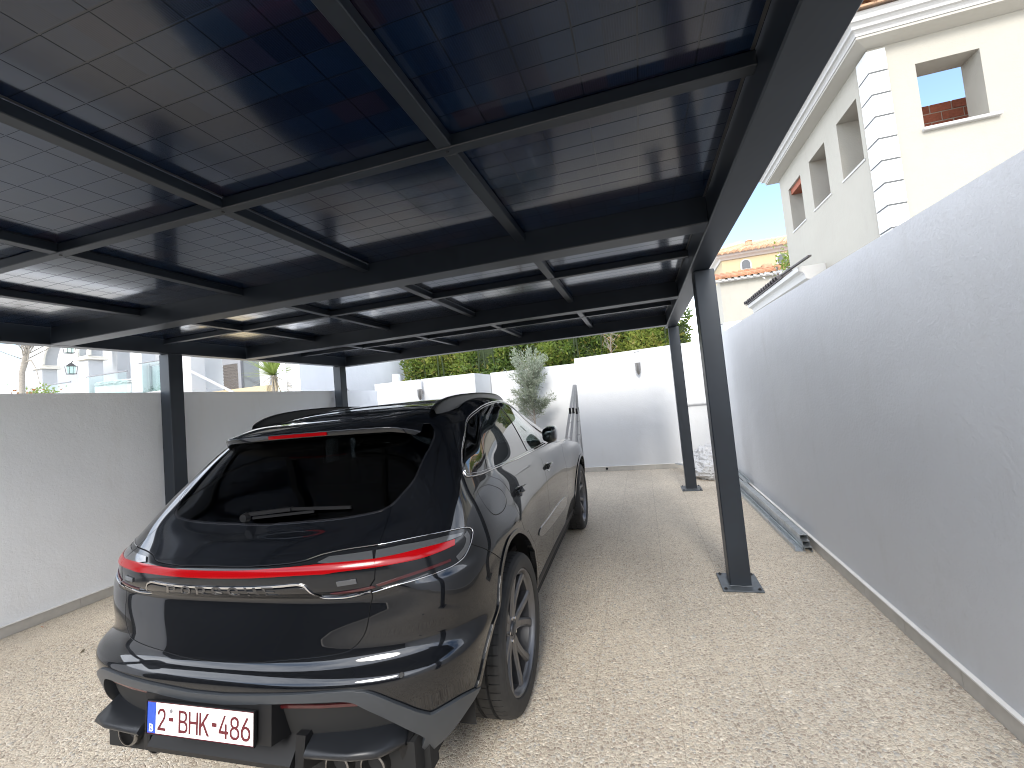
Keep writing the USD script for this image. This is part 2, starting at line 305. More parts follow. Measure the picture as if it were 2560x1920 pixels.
# rounded stones standing proud of the mortar close to the camera
def pebble(seed):
    s = trimesh.creation.icosphere(subdivisions=1, radius=1.); v = np.array(s.vertices); g = rnd(seed)
    v *= 1 + .28*(meshkit.noise(v*1.1 + seed*7.3, seed)[:, None] - .5); v[:, 2] *= .5; v[:, 0] *= g.uniform(.9, 1.35)
    return v, np.array(s.faces)
def pebbles():
    inst = UsdGeom.PointInstancer.Define(stage, "/World/pebbles"); tag(inst, "small brown and grey stones set flush in the cream paving", "stones", kind="stuff")
    mats = ["pebble_mid", "pebble_mid", "pebble_dark", "pebble_light", "pebble_grey", "pebble_mid"]; protos = []
    for i, m in enumerate(mats):
        p = f"/World/pebbles/pebble_{i:03d}" if i else "/World/pebbles/pebble"
        usdkit.mesh(stage, p, pebble(i + 3), M[m], smooth=True); protos.append(Sdf.Path(p))
    inst.CreatePrototypesRel().SetTargets(protos)
    g = rnd(11); step = .0158; xs = np.arange(-4.6, 1.34, step); ys = np.arange(1.15, 4.3, step)
    X, Y = np.meshgrid(xs, ys); X = X + g.uniform(-.5, .5, X.shape)*step*.9; Y = Y + g.uniform(-.5, .5, Y.shape)*step*.9
    X, Y = X.ravel(), Y.ravel()
    keep = (g.random(len(X)) < np.clip((4.4 - Y)/.9, 0, 1)*.78) & ~((X > -2.45) & (X < -.85) & (Y > 1.5))
    keep &= np.abs(((X/.42 + 100.45) % 1) - .5)*.42 > .006
    X, Y = X[keep], Y[keep]; n = len(X); sz = g.uniform(.0034, .0082, n)*(1 + .25*(g.random(n) < .12))
    inst.CreatePositionsAttr(Vt.Vec3fArray.FromNumpy(np.stack([X, Y, -.0012 + 0*X], 1).astype(np.float32)))
    inst.CreateScalesAttr(Vt.Vec3fArray.FromNumpy(np.repeat(sz[:, None], 3, 1).astype(np.float32)))
    a = g.uniform(0, PI, n)
    inst.CreateOrientationsAttr(Vt.QuathArray([Gf.Quath(float(math.cos(x)), 0, 0, float(math.sin(x))) for x in a]))
    inst.CreateProtoIndicesAttr(Vt.IntArray.FromNumpy(g.integers(0, len(mats), n).astype(np.int32)))
pebbles()

# ------------------------------------------------------------------ boundary walls
def skirt_run(w, p0, p1, out, lens, h=.088, t=.022):
    """Skirting tiles along the foot of a wall, 2 mm joints."""
    p0, p1 = np.array(p0, float), np.array(p1, float); L = np.linalg.norm(p1 - p0); d = (p1 - p0)/L; o = np.array(out, float); s = 0
    while s < L - .02:
        e = min(s + lens, L); a, b = p0 + d*(s + .0015), p0 + d*(e - .0015)
        part(w, "skirting_tile", hull([np.array([*(q + o*k), z]) for q in (a, b) for k, z in ((.001, .002), (t, .002), (t, h - .004), (t - .004, h), (.001, h))]), "skirting_tile")
        s = e
XR, XL, YB = 1.3496, -5.2832, 8.38
def wall_slope(x0, x1, y0, y1, z0, z1, nz=.0):
    return hull([(x, y, z) for x in (x0, x1) for y, zz in ((y0, z0), (y1, z1)) for z in (-.25, zz)])
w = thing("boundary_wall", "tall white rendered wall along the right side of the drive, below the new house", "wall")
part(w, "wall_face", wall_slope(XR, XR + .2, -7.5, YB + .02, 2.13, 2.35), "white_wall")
skirt_run(w, (XR, -2.), (XR, YB - .03), (-1, 0), .45)
part(w, "skirting_ledge", bx((XR - .026, -2., .0885), (XR - .001, YB - .03, .0965)), "skirting_top")
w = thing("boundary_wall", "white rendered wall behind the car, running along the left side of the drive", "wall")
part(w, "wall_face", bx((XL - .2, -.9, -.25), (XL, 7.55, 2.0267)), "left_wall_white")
skirt_run(w, (XL, -.9), (XL, 7.5), (1, 0), 1.21)
part(w, "skirting_ledge", bx((XL + .001, -.9, .0885), (XL + .026, 7.5, .0945)), "skirting_top")
w = thing("boundary_wall", "white wall panel at the end of the drive carrying a lamp, right of the ladder", "wall")
part(w, "wall_face", hull([(x, y, z) for y in (YB, YB + .9) for x, zz in ((-1.235, 2.285), (XR + .2, 2.355)) for z in (-.25, zz)]), "bright_wall")
skirt_run(w, (-1.235, YB), (XR - .03, YB), (0, -1), .45)
part(w, "skirting_ledge", bx((-1.235, YB - .027, .0885), (XR - .03, YB - .001, .0945)), "skirting_top")
part(w, "drain_outlet", lathe([(.0, -.004), (.024, -.004), (.024, .004), (.014, .004)], 18, "y"), "liner_black")
stage.GetPrimAtPath(str(w.GetPath()) + "/drain_outlet"); UsdGeom.Xformable(stage.GetPrimAtPath(str(w.GetPath()) + "/drain_outlet")).AddTranslateOp().Set(Gf.Vec3d(-.80, YB - .028, .052))
w = thing("boundary_wall", "recessed white wall behind the small olive tree and the ladder", "wall")
part(w, "wall_face", bx((-3.30, 9.05, -.25), (-1.2, 9.3, 2.235)), "bright_wall")
skirt_run(w, (-3.28, 9.05), (-1.24, 9.05), (0, -1), .45)
w = thing("boundary_wall", "white wall block with a chamfered corner and a lamp, seen over the car roof", "wall")
part(w, "wall_face", bx((-5.72, 8.1, -.25), (-3.31, 9.6, 2.20)), "bright_wall")
part(w, "wall_stub", bx((-5.55, 8.55, 2.2), (-5.42, 8.68, 2.42)), "bright_wall")
w = thing("boundary_wall", "tall bluish white neighbouring wall beyond the far left post", "wall")
part(w, "wall_face", bx((-6.5, 6.6, -.25), (-6.3, 11., 3.4)), "white_wall")
r_ = tube([(-6.27, 7.7, 2.28), (-6.27, 8.1, 1.98), (-6.27, 8.55, 1.62)], .013, 8)
solo("handrail", "thin sloping handrail on the bluish wall beyond the car roof", "handrail", join(r_, tube([(-6.3, 8.0, 2.055), (-6.27, 8.0, 2.055)], .008, 6)), "aluminium", 40)

# covered pipe on the end wall
pts = [(x, z) for x, z in zip(np.cos(np.linspace(0, PI, 13))*.055, np.sin(np.linspace(0, PI, 13))*.055)]
solo("pipe_cover", "rounded white pipe cover across the end wall between the two right posts", "pipe", move((lambda m: (m[0][:, [2, 1, 0]]*[1, -1, 1], m[1]))(prism([(a, b) for a, b in pts], .62, "xy", .70)), (0, YB, 1.20)), "bright_wall", 40)

# wall lamps: frosted glass top, steel torch below
def lamp(label, loc, s=1.):
    t = thing("wall_lamp", label, "lamp", loc)
    part(t, "lamp_glass", lathe([(0, .20), (.046, .20), (.05, .19), (.05, .0), (.0, .0)], 24), "lamp_glass", 40)
    part(t, "lamp_cap", lathe([(0, .215), (.04, .215), (.053, .205), (.053, .195), (0, .195)], 24), "lamp_steel", 40)
    part(t, "lamp_body", lathe([(0, .0), (.054, .0), (.054, -.02), (.05, -.14), (.035, -.20), (.012, -.232), (0, -.235)], 24), "lamp_steel", 40)
    part(t, "bracket", bx((-.03, .03, -.10), (.03, .095, -.03), .006), "lamp_steel")
lamp("torch shaped wall lamp with frosted glass, on the end wall left of the right posts", (-.005, YB - .09, 2.06))
lamp("torch shaped wall lamp just above the roof of the car, on the left wall block", (-4.55, 8.0, 1.98))

# ------------------------------------------------------------------ carport
HB = 2.448                                                    # underside of the beams
RX0, RX1, LX0, LX1 = .4624, .6197, -5.2043, -5.0709
BARX = [-.625, -1.755, -2.865, -3.955]                        # bars between the panel columns
CB = [.12, 2.476, 4.402, 6.366]; PUR = [1.425, 3.395, 5.34]
cp = thing("carport", "dark grey steel carport frame over the car, carrying solar panels", "carport")
def beam(name, a, b, bev=.006): part(cp, name, bx(a, b, bev), "steel_dark", 30)
beam("side_beam", (RX0, -.1, HB), (RX1, 6.77, HB + .22)); beam("side_beam", (LX0, -.1, HB), (LX1, 6.52, HB + .22))
for y in CB: beam("cross_beam", (LX1 + .001, y, HB + .001), (RX0 - .001, y + .149, HB + .199), .005)
for y in PUR: beam("purlin", (LX1 + .001, y, HB + .098), (RX0 - .001, y + .05, HB + .148), .003)
for i in range(3):
    for x in BARX:
        for a, b in ((CB[i] + .15, PUR[i] - .001), (PUR[i] + .051, CB[i + 1] - .001)):
            beam("rafter", (x - .03, a, HB + .1), (x + .03, b, HB + .146), .003)
            for yb in (a + .012, b - .012):
                pass
    for x in BARX:
        part(cp, "bolt", join(*[lathe([(0, -.004), (.006, -.004), (.007, 0), (0, .001)], 8) for _ in (0,)]), "bolt_dark")
        pr = stage.GetPrimAtPath(used and str(cp.GetPath()) + ("/bolt" if used[str(cp.GetPath()) + "/bolt"] == 1 else f"/bolt_{used[str(cp.GetPath()) + '/bolt'] - 1:03d}"))
        UsdGeom.Xformable(pr).AddTranslateOp().Set(Gf.Vec3d(x, PUR[i] + .025, HB + .098))
def post(x, y, w_=.15, h=HB - .002):
    m = part(cp, "post", bx((x, y, .012), (x + w_, y + w_, h), .006), "steel_dark", 30)
    cx_, cy_ = x + w_/2, y + w_/2
    pl = part(m, "base_plate", bx((cx_ - .14, cy_ - .155, .001), (cx_ + .14, cy_ + .155, .013), .002), "steel_plate")
    for a in (-1, 1):
        for b in (-1, 1):
            part(m, "bolt", join(move(lathe([(0, .026), (.006, .026), (.0065, .012)], 8), (cx_ + a*.115, cy_ + b*.128, 0)), move(lathe([(0, .021), (.0115, .021), (.0125, .013), (.0125, .012)], 6), (cx_ + a*.115, cy_ + b*.128, 0))), "bolt_dark")
    part(m, "weld_bead", tube([(x - .003, y - .003, .015), (x + w_ + .003, y - .003, .015), (x + w_ + .003, y + w_ + .003, .015), (x - .003, y + w_ + .003, .015)], .005, 6, closed=True), "steel_plate")
post(.4985, 3.494); post(.4985, 6.62); post(LX0 - .01, 3.445); post(LX0 - .01, 6.215); post(.4985, .40); post(LX0 - .01, .40)

# solar panels: one with its 120 half cells, the others copies of it
PX = [RX0 - .004, *BARX, LX1 + .004]
def panel(nm, label, x0, x1, y0, y1, src=None):
    zc = HB + .150; loc = ((x0 + x1)/2, (y0 + y1)/2, zc)
    if src is not None: return copy(src, loc, 0, label, "solar panels of the carport roof")
    t = thing(nm, label, "solar panel", loc, group="solar panels of the carport roof")
    hw, hl = (x1 - x0)/2 - .001, (y1 - y0)/2 - .001
    part(t, "backing_glass", bx((-hw, -hl, .002), (hw, hl, .008)), "panel_back")
    part(t, "frame", join(bx((-hw, -hl, 0), (-hw + .012, hl, .04)), bx((hw - .012, -hl, 0), (hw, hl, .04)), bx((-hw + .0125, -hl, 0), (hw - .0125, -hl + .012, .04)), bx((-hw + .0125, hl - .012, 0), (hw - .0125, hl, .04))), "channel_black")
    nr = int((y1 - y0 - .05)/.0945)
    for i in range(6):
        for j in range(nr):
            cx_, cy_ = (i - 2.5)*.182, (j - (nr - 1)/2)*.0945
            part(t, "solar_cell", bx((cx_ - .0885, cy_ - .0452, .001), (cx_ + .0885, cy_ + .0452, .0035)), "solar_cell")
    return t
rows = ["nearest row", "middle row", "far row"]
cols = ["beside the right beam", "second from the right beam", "in the middle column", "second from the left beam", "beside the left beam"]
for r in range(3):
    first = None if r < 2 else first
    for c in range(5):
        t = panel("solar_panel", f"dark blue solar panel, {rows[r]}, {cols[c]}", PX[c + 1], PX[c], CB[r] + .03, CB[r + 1] + .03, first)
        first = first or t

# ------------------------------------------------------------------ steel channels along the right wall
def channel(L, w_=.062, h=.041, t=.0025):
    p = Polygon([(0, 0), (w_, 0), (w_, h), (w_ - .012, h), (w_ - .012, h - t), (w_ - t, h - t), (w_ - t, t), (t, t), (t, h - t), (.012, h - t), (.012, h), (0, h)])
    return prism(p, L, "xz", 0.)
def chan(label, loc, rz, L, mat, flip=False, w_=.062, h=.041):
    m = channel(L, w_, h)
    if flip: m = move(m, (w_, 0, h), ry=PI)
    t = thing("steel_channel", label, "steel channel", loc, rz, "steel channels lying along the foot of the right wall")
    part(t, "channel", m, mat)
    return t
Y0 = 4.22
chan("bright steel channel at the left bottom of the nearer bundle", (1.165, Y0, .002), .01, 2.75, "galvanised")
chan("bright steel channel at the right bottom of the nearer bundle, against the wall", (1.235, Y0 - .015, .002), .008, 2.9, "galvanised", True)
chan("bright steel channel in the second layer of the nearer bundle", (1.232, Y0 + .02, .0445), .006, 2.9, "galvanised", True)
chan("bright steel channel on top of the nearer bundle, by the wall", (1.228, Y0 + .055, .087), .006, 2.9, "galvanised", True)
Y1 = 5.95
for i, z in enumerate((.002, .045, .088)):
    chan(["black steel channel at the bottom of the farther bundle", "black steel channel in the middle of the farther bundle", "black steel channel at the top of the farther bundle"][i], (1.245, Y1 + .02*i + .5, z + (.0 if Y1 > 7.2 else .0)), 0, 1.55, "channel_black", True, .06)
chan("grey steel channel tilted on top of the black channels by the wall", (1.255, Y1 + .42, .132), 0, 1.6, "galvanised", False, .06)
solo("cable_tie", "thin white tie end sticking up from the nearer steel channels", "tie", tube([(1.16, 4.95, .02), (1.145, 4.93, .05), (1.135, 4.90, .07)], .0035, 6), "bag_white")
solo("cable_tie", "thin white tie end sticking up from the farther black channels", "tie", tube([(1.24, 6.75, .12), (1.225, 6.73, .15), (1.222, 6.70, .185)], .0035, 6), "bag_white")

# crumpled white sheeting in the corner
def crumpled(seed, r, sq):
    s = trimesh.creation.icosphere(subdivisions=5, radius=1.); v = np.array(s.vertices)
    f1 = np.abs(meshkit.fbm(v*1.7 + seed, 4, seed) - .5)*2; f2 = np.abs(meshkit.fbm(v*4.1 + seed*3, 4, seed + 9) - .5)*2
    v = v*(1 + .55*(.35 - f1) + .22*(.3 - f2))[:, None]*np.array(r); v[:, 2] = np.maximum(v[:, 2], -r[2]*.62); v[:, 2] -= v[:, 2].min()
    return v, np.array(s.faces)
solo("plastic_sheeting", "heap of crumpled white plastic sheeting in the far corner behind the post", "plastic sheeting", join(move(crumpled(3, (.27, .34, .27), 0), (1.02, 7.75, .002)), move(crumpled(8, (.20, .22, .17), 0), (.93, 7.42, .002)), move(crumpled(14, (.2, .22, .2), 0), (1.08, 8.02, .10))), "bag_white", 55)
solo("timber_offcut", "grey offcut poking out left of the far right post", "offcut", bar((.50, 8.2, .12), (.62, 7.7, .17), .07, .02), "galvanised")

# ladder leaning folded against the end of the wall panel
ld = thing("ladder", "grey aluminium folding ladder standing between the olive tree and the white panel", "ladder")
top = np.array([-1.31, 8.72, 1.76])
rails = [((-1.325, 8.62, 1.76), (-1.73, 8.38, .0)), ((-1.295, 8.66, 1.76), (-1.60, 8.44, .0)), ((-1.30, 8.80, 1.72), (-1.50, 8.98, .0)), ((-1.265, 8.84, 1.74), (-1.375, 9.02, .0))]
for a, b in rails:
    a, b = np.array(a), np.array(b); part(ld, "rail", bar(a, b, .02, .05), "aluminium")
    part(ld, "foot", bx(b - [.022, .035, 0], b + [.022, .035, .05], .005), "plastic_black")
for k, f in enumerate(np.linspace(.10, .93, 6)):
    for (i, j) in ((0, 1), (2, 3)):
        p = np.array(rails[i][0])*(1 - f) + np.array(rails[i][1])*f; q = np.array(rails[j][0])*(1 - f) + np.array(rails[j][1])*f
        part(ld, "rung", tube([p, q], .011, 8), "aluminium", 40)
for (a, b) in rails:
    a, b = np.array(a), np.array(b)
    for f in (.30,):
        p = a*(1 - f) + b*f; part(ld, "hinge", bx(p - [.020, .035, .06], p + [.020, .035, .06], .006), "plastic_black")

# ------------------------------------------------------------------ planting
def leaf_cloud(P, D, L, W, g, fold=.25):
    """Leaves as folded pairs of triangles at P pointing along D."""
    n = len(P); up = g.normal(size=(n, 3)); up -= D*(up*D).sum(1, keepdims=True); up /= np.linalg.norm(up, axis=1, keepdims=True); s = np.cross(D, up)
    L = np.broadcast_to(L, (n,))[:, None]; W = np.broadcast_to(W, (n,))[:, None]
    V = np.stack([P, P + D*L*.5 + s*W/2 + up*W*fold, P + D*L, P + D*L*.5 - s*W/2 + up*W*fold], 1).reshape(-1, 3); o = np.arange(n)[:, None]*4
    return V, np.vstack([o + [0, 1, 2], o + [0, 2, 3]])
def unit(v): return v/np.linalg.norm(v, axis=-1, keepdims=True)
hd = thing("hedge", "clipped evergreen hedge growing above the white end walls", "hedge")
def hedge():
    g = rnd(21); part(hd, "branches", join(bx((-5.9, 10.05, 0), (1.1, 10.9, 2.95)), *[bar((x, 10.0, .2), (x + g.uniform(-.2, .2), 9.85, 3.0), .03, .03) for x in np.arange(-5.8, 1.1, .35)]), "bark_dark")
    n = 24000; x = g.uniform(-6.05, 1.2, n); z = g.uniform(1.9, 3.75, n)
    lump = meshkit.fbm(np.stack([x*1.9, z*1.9, 0*x], 1), 4, 5); front = 9.98 - .85*(lump - .35) + .25*np.maximum(z - 3.1, 0)
    y = front + np.abs(g.normal(0, .10, n)); top = 3.35 + .35*(meshkit.noise(np.stack([x*1.2, 0*x, 0*x], 1), 3) - .3); k = z < top
    P = np.stack([x, y, z], 1)[k]; m = len(P)
    D = unit(np.stack([g.normal(0, .7, m), -np.abs(g.normal(.45, .5, m)), g.normal(.35, .6, m)], 1)); c = g.integers(0, 100, m); tone = meshkit.fbm(P*.9, 3, 4)
    cls = np.where(c < 8, 4, np.where(tone > .58, 2, np.where(tone > .48, 0, np.where(tone > .40, 1, 3)))); sw = g.random(m) < .25; cls = np.where(sw & (cls < 4), g.integers(0, 4, m), cls)
    for i in range(5):
        q = cls == i; part(hd, "foliage", leaf_cloud(P[q], D[q], g.uniform(.09, .16, q.sum()), g.uniform(.036, .058, q.sum()), g), f"hedge_leaf_{'abcde'[i]}")
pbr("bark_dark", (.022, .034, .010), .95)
hedge()
def small_tree():
    t = thing("olive_tree", "small grey green olive tree with a thin trunk in front of the recessed wall", "tree", (-2.24, 8.62, 0)); g = rnd(5)
    part(t, "trunk", join(tube([(0, 0, 0), (.01, 0, .5), (-.005, .01, .95), (.01, 0, 1.3)], [.032, .027, .024, .02], 10), tube([(.01, 0, 1.2), (-.03, .0, 1.6), (-.04, .02, 2.1), (-.02, .02, 2.5)], [.018, .014, .010, .005], 8)), "bark_pale", 50)
    tw, P, D = [], [], []
    for k in range(74):
        z0 = g.uniform(1.08, 2.2); a = g.uniform(0, 2*PI); rr = (.47 if z0 < 1.9 else .36)*g.uniform(.5, 1.15)
        p0 = np.array([-.01, 0, z0]); p2 = p0 + [rr*math.cos(a), rr*math.sin(a)*.9, g.uniform(.12, .62)]; p1 = (p0 + p2)/2 + g.normal(0, .035, 3)
        q = np.linspace(0, 1, 9)[:, None]; path = (1 - q)**2*p0 + 2*q*(1 - q)*p1 + q*q*p2; tw.append(tube(path, np.linspace(.0065, .002, 9), 5))
        for _ in range(95):
            f = g.uniform(.28, 1.02); i = min(int(f*8), 7); b = path[i]*(1 - (f*8 - i)) + path[min(i + 1, 8)]*(f*8 - i)
            P.append(b + g.normal(0, .028, 3)); d = unit(path[-1] - path[0]) + g.normal(0, .75, 3); D.append(d/np.linalg.norm(d))
    part(t, "branches", join(*tw), "bark_pale", 50); P, D = np.array(P), np.array(D); c = g.integers(0, 3, len(P))
    for i in range(3): q = c == i; part(t, "crown", leaf_cloud(P[q], D[q], g.uniform(.05, .095, q.sum()), g.uniform(.012, .019, q.sum()), g), f"olive_leaf_{'abc'[i]}")
small_tree()
def dead_stem():
    g = rnd(8); m = [tube([(-.55, 9.66, 2.2), (-.56, 9.64, 2.5), (-.54, 9.62, 2.85)], [.02, .015, .008], 7)]
    for k in range(12):
        a = np.array([-.555 + g.normal(0, .01), 9.63, g.uniform(2.35, 2.8)]); m.append(tube([a, a + [g.uniform(-.2, .2), -.08, .12], a + [g.uniform(-.28, .28), -.1, .3]], [.007, .005, .002], 5))
    P = np.concatenate([x[0][::3] for x in m[1:]])[:200]; D = unit(g.normal(size=P.shape))
    t = thing("dry_shrub", "dry brown stem with withered leaves at the foot of the hedge", "shrub"); part(t, "stem", join(*m), "bark_pale", 50); part(t, "foliage", leaf_cloud(P, D, .06, .022, g), "leaf_brown")
dead_stem()
# a few fallen leaves and a scrap of paper
g = rnd(31)
for i, (x, y, s, lab) in enumerate([(-2.62, 1.60, .075, "pale dry leaf lying just behind the car's left exhaust"), (-4.17, 2.15, .05, "dark curled leaf lying on the paving left of the car"), (-5.10, 2.40, .05, "reddish leaf lying by the left skirting"), (-4.35, 2.72, .06, "thin dark twig leaf near the left rear corner of the car")]):
    a = g.uniform(0, PI); m = leaf_cloud(np.array([[0, 0, .006]]), np.array([[math.cos(a), math.sin(a), .08]]), s, s*.42, g)
    solo("fallen_leaf", lab, "leaf", move(m, (x, y, 0)), "dry_leaf" if i != 2 else "terracotta")

# dark gate and fence behind the viewer, closing the drive
gt = thing("sliding_gate", "dark boarded sliding gate closing the drive", "gate", (0, -4.6, 0))
for k in range(18): part(gt, "board", bx((-5.6, -.02 - .002*(k % 2), .03 + k*.1301), (1.34, .02, .03 + k*.1301 + .13)), "gate_board")
fn = thing("street_fence", "dark boarded fence beyond the end of the left wall", "fence", (XL - .1, 0, 0))
for k in range(18): part(fn, "board", bx((-.12, -4.6, .03 + k*.1301), (.12 + .002*(k % 2), -.902, .03 + k*.1301 + .13)), "gate_board")
# ------------------------------------------------------------------ new house on the right
hs = thing("house", "unfinished cream rendered house with empty window openings above the right wall", "house")
HX, HY, HF, HT = 3.2, 6.1, 9.56, 5.56
def wall_with_holes(plane, at, th, outline, holes, mat, name, parent):
    pg = Polygon(outline)
    for h in holes: pg = pg.difference(sbox(*h))
    part(parent, name, prism(pg, th, plane, at), mat)
side_holes = [(6.48, 4.34, 7.07, 5.19), (7.50, 4.34, 8.12, 5.18), (8.53, 4.34, 9.14, 5.17)]
wall_with_holes("yz", HX, .30, [(HY + .302, 0), (HF, 0), (HF, HT), (HY + .302, HT)], side_holes, "house_wall", "wall", hs)
wall_with_holes("xz", HY, .30, [(HX, 0), (8.6, 0), (8.6, HT), (HX, HT)], [(3.67, 4.40, 4.31, 5.23), (5.9, 4.40, 6.55, 5.23)], "house_wall", "wall", hs)
part(hs, "wall", bx((HX + .302, HF - .3, 0), (8.6, HF, 4.6)), "house_wall"); part(hs, "wall", bx((8.3, HY + .302, 0), (8.6, HF - .302, 4.6)), "house_wall")
part(hs, "window_sill", bx((3.64, HY - .055, 4.362), (4.40, HY + .2, 4.399), .006), "moulding")
for (a, z0, b, z1) in side_holes: part(hs, "window_sill", bx((HX - .012, a - .03, z0 - .032), (HX + .28, b + .03, z0 - .001), .004), "moulding")
part(hs, "brick_lintel", bx((HX + .04, 8.535, 5.06), (HX + .29, 9.135, 5.168)), "brick_red")
# quoin: proud blocks divided by dark grooves
for k in range(12):
    z0 = 5.235 - .2845*(k + 1) + .012; z1 = 5.235 - .2845*k - .012
    part(hs, "quoin_block", prism([(HX - .028, HY - .028), (HX + .175, HY - .028), (HX + .175, HY - .001), (HX - .001, HY - .001), (HX - .001, HY + .225), (HX - .028, HY + .225)], z1 - z0, "xy", z0), "quoin_white")
    part(hs, "quoin_groove", prism([(HX - .023, HY - .023), (HX + .172, HY - .023), (HX + .172, HY - .002), (HX - .002, HY - .002), (HX - .002, HY + .222), (HX - .023, HY + .222)], .022, "xy", z1 + .001), "groove_grey")
part(hs, "quoin_block", prism([(HX - .028, HY - .028), (HX + .175, HY - .028), (HX + .175, HY - .001), (HX - .001, HY - .001), (HX - .001, HY + .225), (HX - .028, HY + .225)], 5.52 - 5.248, "xy", 5.248), "quoin_white")
# cornice swept round the corner
def cornice(parent, prof, path, mat, name="cornice"):
    """prof: (overhang, z); path: wall corners and their outward mitre directions."""
    n = len(prof); V = np.array([[c[0] + m[0]*e, c[1] + m[1]*e, z] for c, m in path for e, z in prof]); F = []
    for i in range(len(path) - 1):
        for j in range(n):
            a, b = i*n + j, i*n + (j + 1) % n; F += [(a, a + n, b + n), (a, b + n, b)]
    tv, tf = trimesh.creation.triangulate_polygon(Polygon(prof), engine="earcut"); at_ = [int(np.argmin(np.hypot(*(np.array(prof) - p_).T))) for p_ in tv]
    for base in (0, (len(path) - 1)*n): F += [tuple(base + at_[k] for k in (f_ if base else f_[::-1])) for f_ in tf]
    part(parent, name, (V, np.array(F)), mat)
pth = [((8.6, HY), (0, -1)), ((HX, HY), (-1, -1)), ((HX, HF), (-1, 1)), ((8.6, HF), (0, 1))]
cornice(hs, [(-.2, 5.562), (.002, 5.562), (.19, 5.60), (.19, 5.63), (-.2, 5.63)], pth, "soffit", "soffit")
cornice(hs, [(-.2, 5.632), (.20, 5.632), (.205, 5.665), (.225, 5.685), (.255, 5.69), (.26, 5.725), (.285, 5.745), (.31, 5.75), (.318, 5.80), (.335, 5.815), (.335, 5.84), (-.2, 5.84)], pth, "moulding")
def barrel(L, r, n=7, t=.012):
    a = np.linspace(0, PI, n); o = np.stack([r*np.cos(a), r*np.sin(a)], 1); i = np.stack([(r - t)*np.cos(a[::-1]), (r - t)*np.sin(a[::-1])], 1)
    return prism(np.vstack([o, i]), L, "xz")                        # lies along +y
def tiles(parent, p0, p1, inward, slope, L, pitch, r, mat, name="roof_tile", seed=1, limit=200):
    """A course of barrel tiles along the eave from p0 to p1, each running inward up the slope."""
    p0, p1 = np.array(p0, float), np.array(p1, float); n = min(int(np.linalg.norm(p1 - p0)/pitch), limit); d = (p1 - p0)/np.linalg.norm(p1 - p0); g = rnd(seed)
    rz = math.atan2(inward[1], inward[0]) - PI/2
    for k in range(n):
        q = p0 + d*pitch*(k + .5)
        part(parent, name, move(move(barrel(L, r), rx=slope + g.uniform(-.02, .02)), q + [0, 0, g.uniform(-.006, .006)], rz=rz + g.uniform(-.02, .02)), mat, 40)
    nrm = np.array([*inward, 0.])*math.cos(slope) + np.array([0, 0, math.sin(slope)])
    part(parent, "tile_bed", hull([e + nrm*s + [0, 0, z] for e in (p0, p1) for s in (.03, L) for z in (-.03, -.005)]), mat)
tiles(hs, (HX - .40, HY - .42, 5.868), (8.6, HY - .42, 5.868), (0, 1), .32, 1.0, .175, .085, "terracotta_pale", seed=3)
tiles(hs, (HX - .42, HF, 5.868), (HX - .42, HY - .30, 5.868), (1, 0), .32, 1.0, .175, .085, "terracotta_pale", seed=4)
# brick partition inside, seen through the front window
bw = thing("brick_partition", "red hollow brick wall seen through the front window of the new house", "wall")
g = rnd(3); by = 7.0
for r in range(10):
    for c in range(9):
        x0 = 3.55 + c*.252 + (r % 2)*.126; z1 = 5.135 - r*.128
        part(bw, "brick", bx((x0, by + g.uniform(-.004, .003), z1 - .115), (x0 + .24, by + .11, z1), .004), "brick_red")
part(bw, "mortar", bx((3.56, by + .006, 3.3), (5.8, by + .105, 5.128)), "brick_mortar")
# lower roof of the new house towards the end of the drive
part(hs, "lower_wall", bx((HX + .02, HF + .002, 0), (8.6, 12.0, 3.2)), "house_wall")
prof = [(.0, 2.86), (.10, 2.89), (.115, 2.96), (.13, 2.99), (.205, 3.02), (.215, 3.10), (.235, 3.13), (.31, 3.16), (.325, 3.24), (.345, 3.27), (.41, 3.30), (.42, 3.37), (.0, 3.37)]
cornice(hs, prof, [((HX - .001, 8.0), (-1, 0)), ((HX - .001, 11.4), (-1, 0))], "moulding", "lower_cornice")
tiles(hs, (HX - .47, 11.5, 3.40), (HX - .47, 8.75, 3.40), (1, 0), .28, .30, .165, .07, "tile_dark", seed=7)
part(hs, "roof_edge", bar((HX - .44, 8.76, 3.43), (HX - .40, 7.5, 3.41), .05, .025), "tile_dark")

# ------------------------------------------------------------------ beyond the end wall
pl = solo("gate_pillar", "white square pillar at the corner behind the right boundary wall", "pillar", bx((1.78, 9.25, 0), (2.6, 9.95, 2.745), .01), "bright_wall")
for i, (a, b, lab) in enumerate([((1.30, 9.1, 2.36), (1.76, 9.3, 2.37), "short dark rail end just above the wall, beside the near right post"), ((1.55, 9.4, 2.72), (1.775, 9.4, 2.73), "short dark rail running into the white pillar from the left"), ((2.05, 9.0, 2.66), (2.7, 9.1, 2.70), "dark rail in front of the white pillar, near the lower roof")]):
    solo("fence_rail", lab, "rail", tube([a, b], .011, 8), "frame_grey")
solo("coping_rail", "thin dark rail along the top of the end wall between the two right posts", "rail", tube([(.62, 9.35, 2.36), (1.4, 9.35, 2.385)], .012, 8), "frame_grey")
fh = thing("distant_house", "distant beige house with terracotta tiled roofs and a small arched window", "house")
part(fh, "wall", bx((4.46, 22, 5.5), (11, 27, 7.38)), "cream_wall"); part(fh, "lower_wall", bx((3.99, 20.6, 0), (12, 21.99, 6.10)), "house_wall")
cornice(fh, [(-.1, 7.382), (.06, 7.382), (.12, 7.46), (.26, 7.52), (.30, 7.64), (-.1, 7.64)], [((11, 22), (0, -1)), ((4.46, 22), (-1, -1)), ((4.46, 27), (-1, 0))], "moulding")
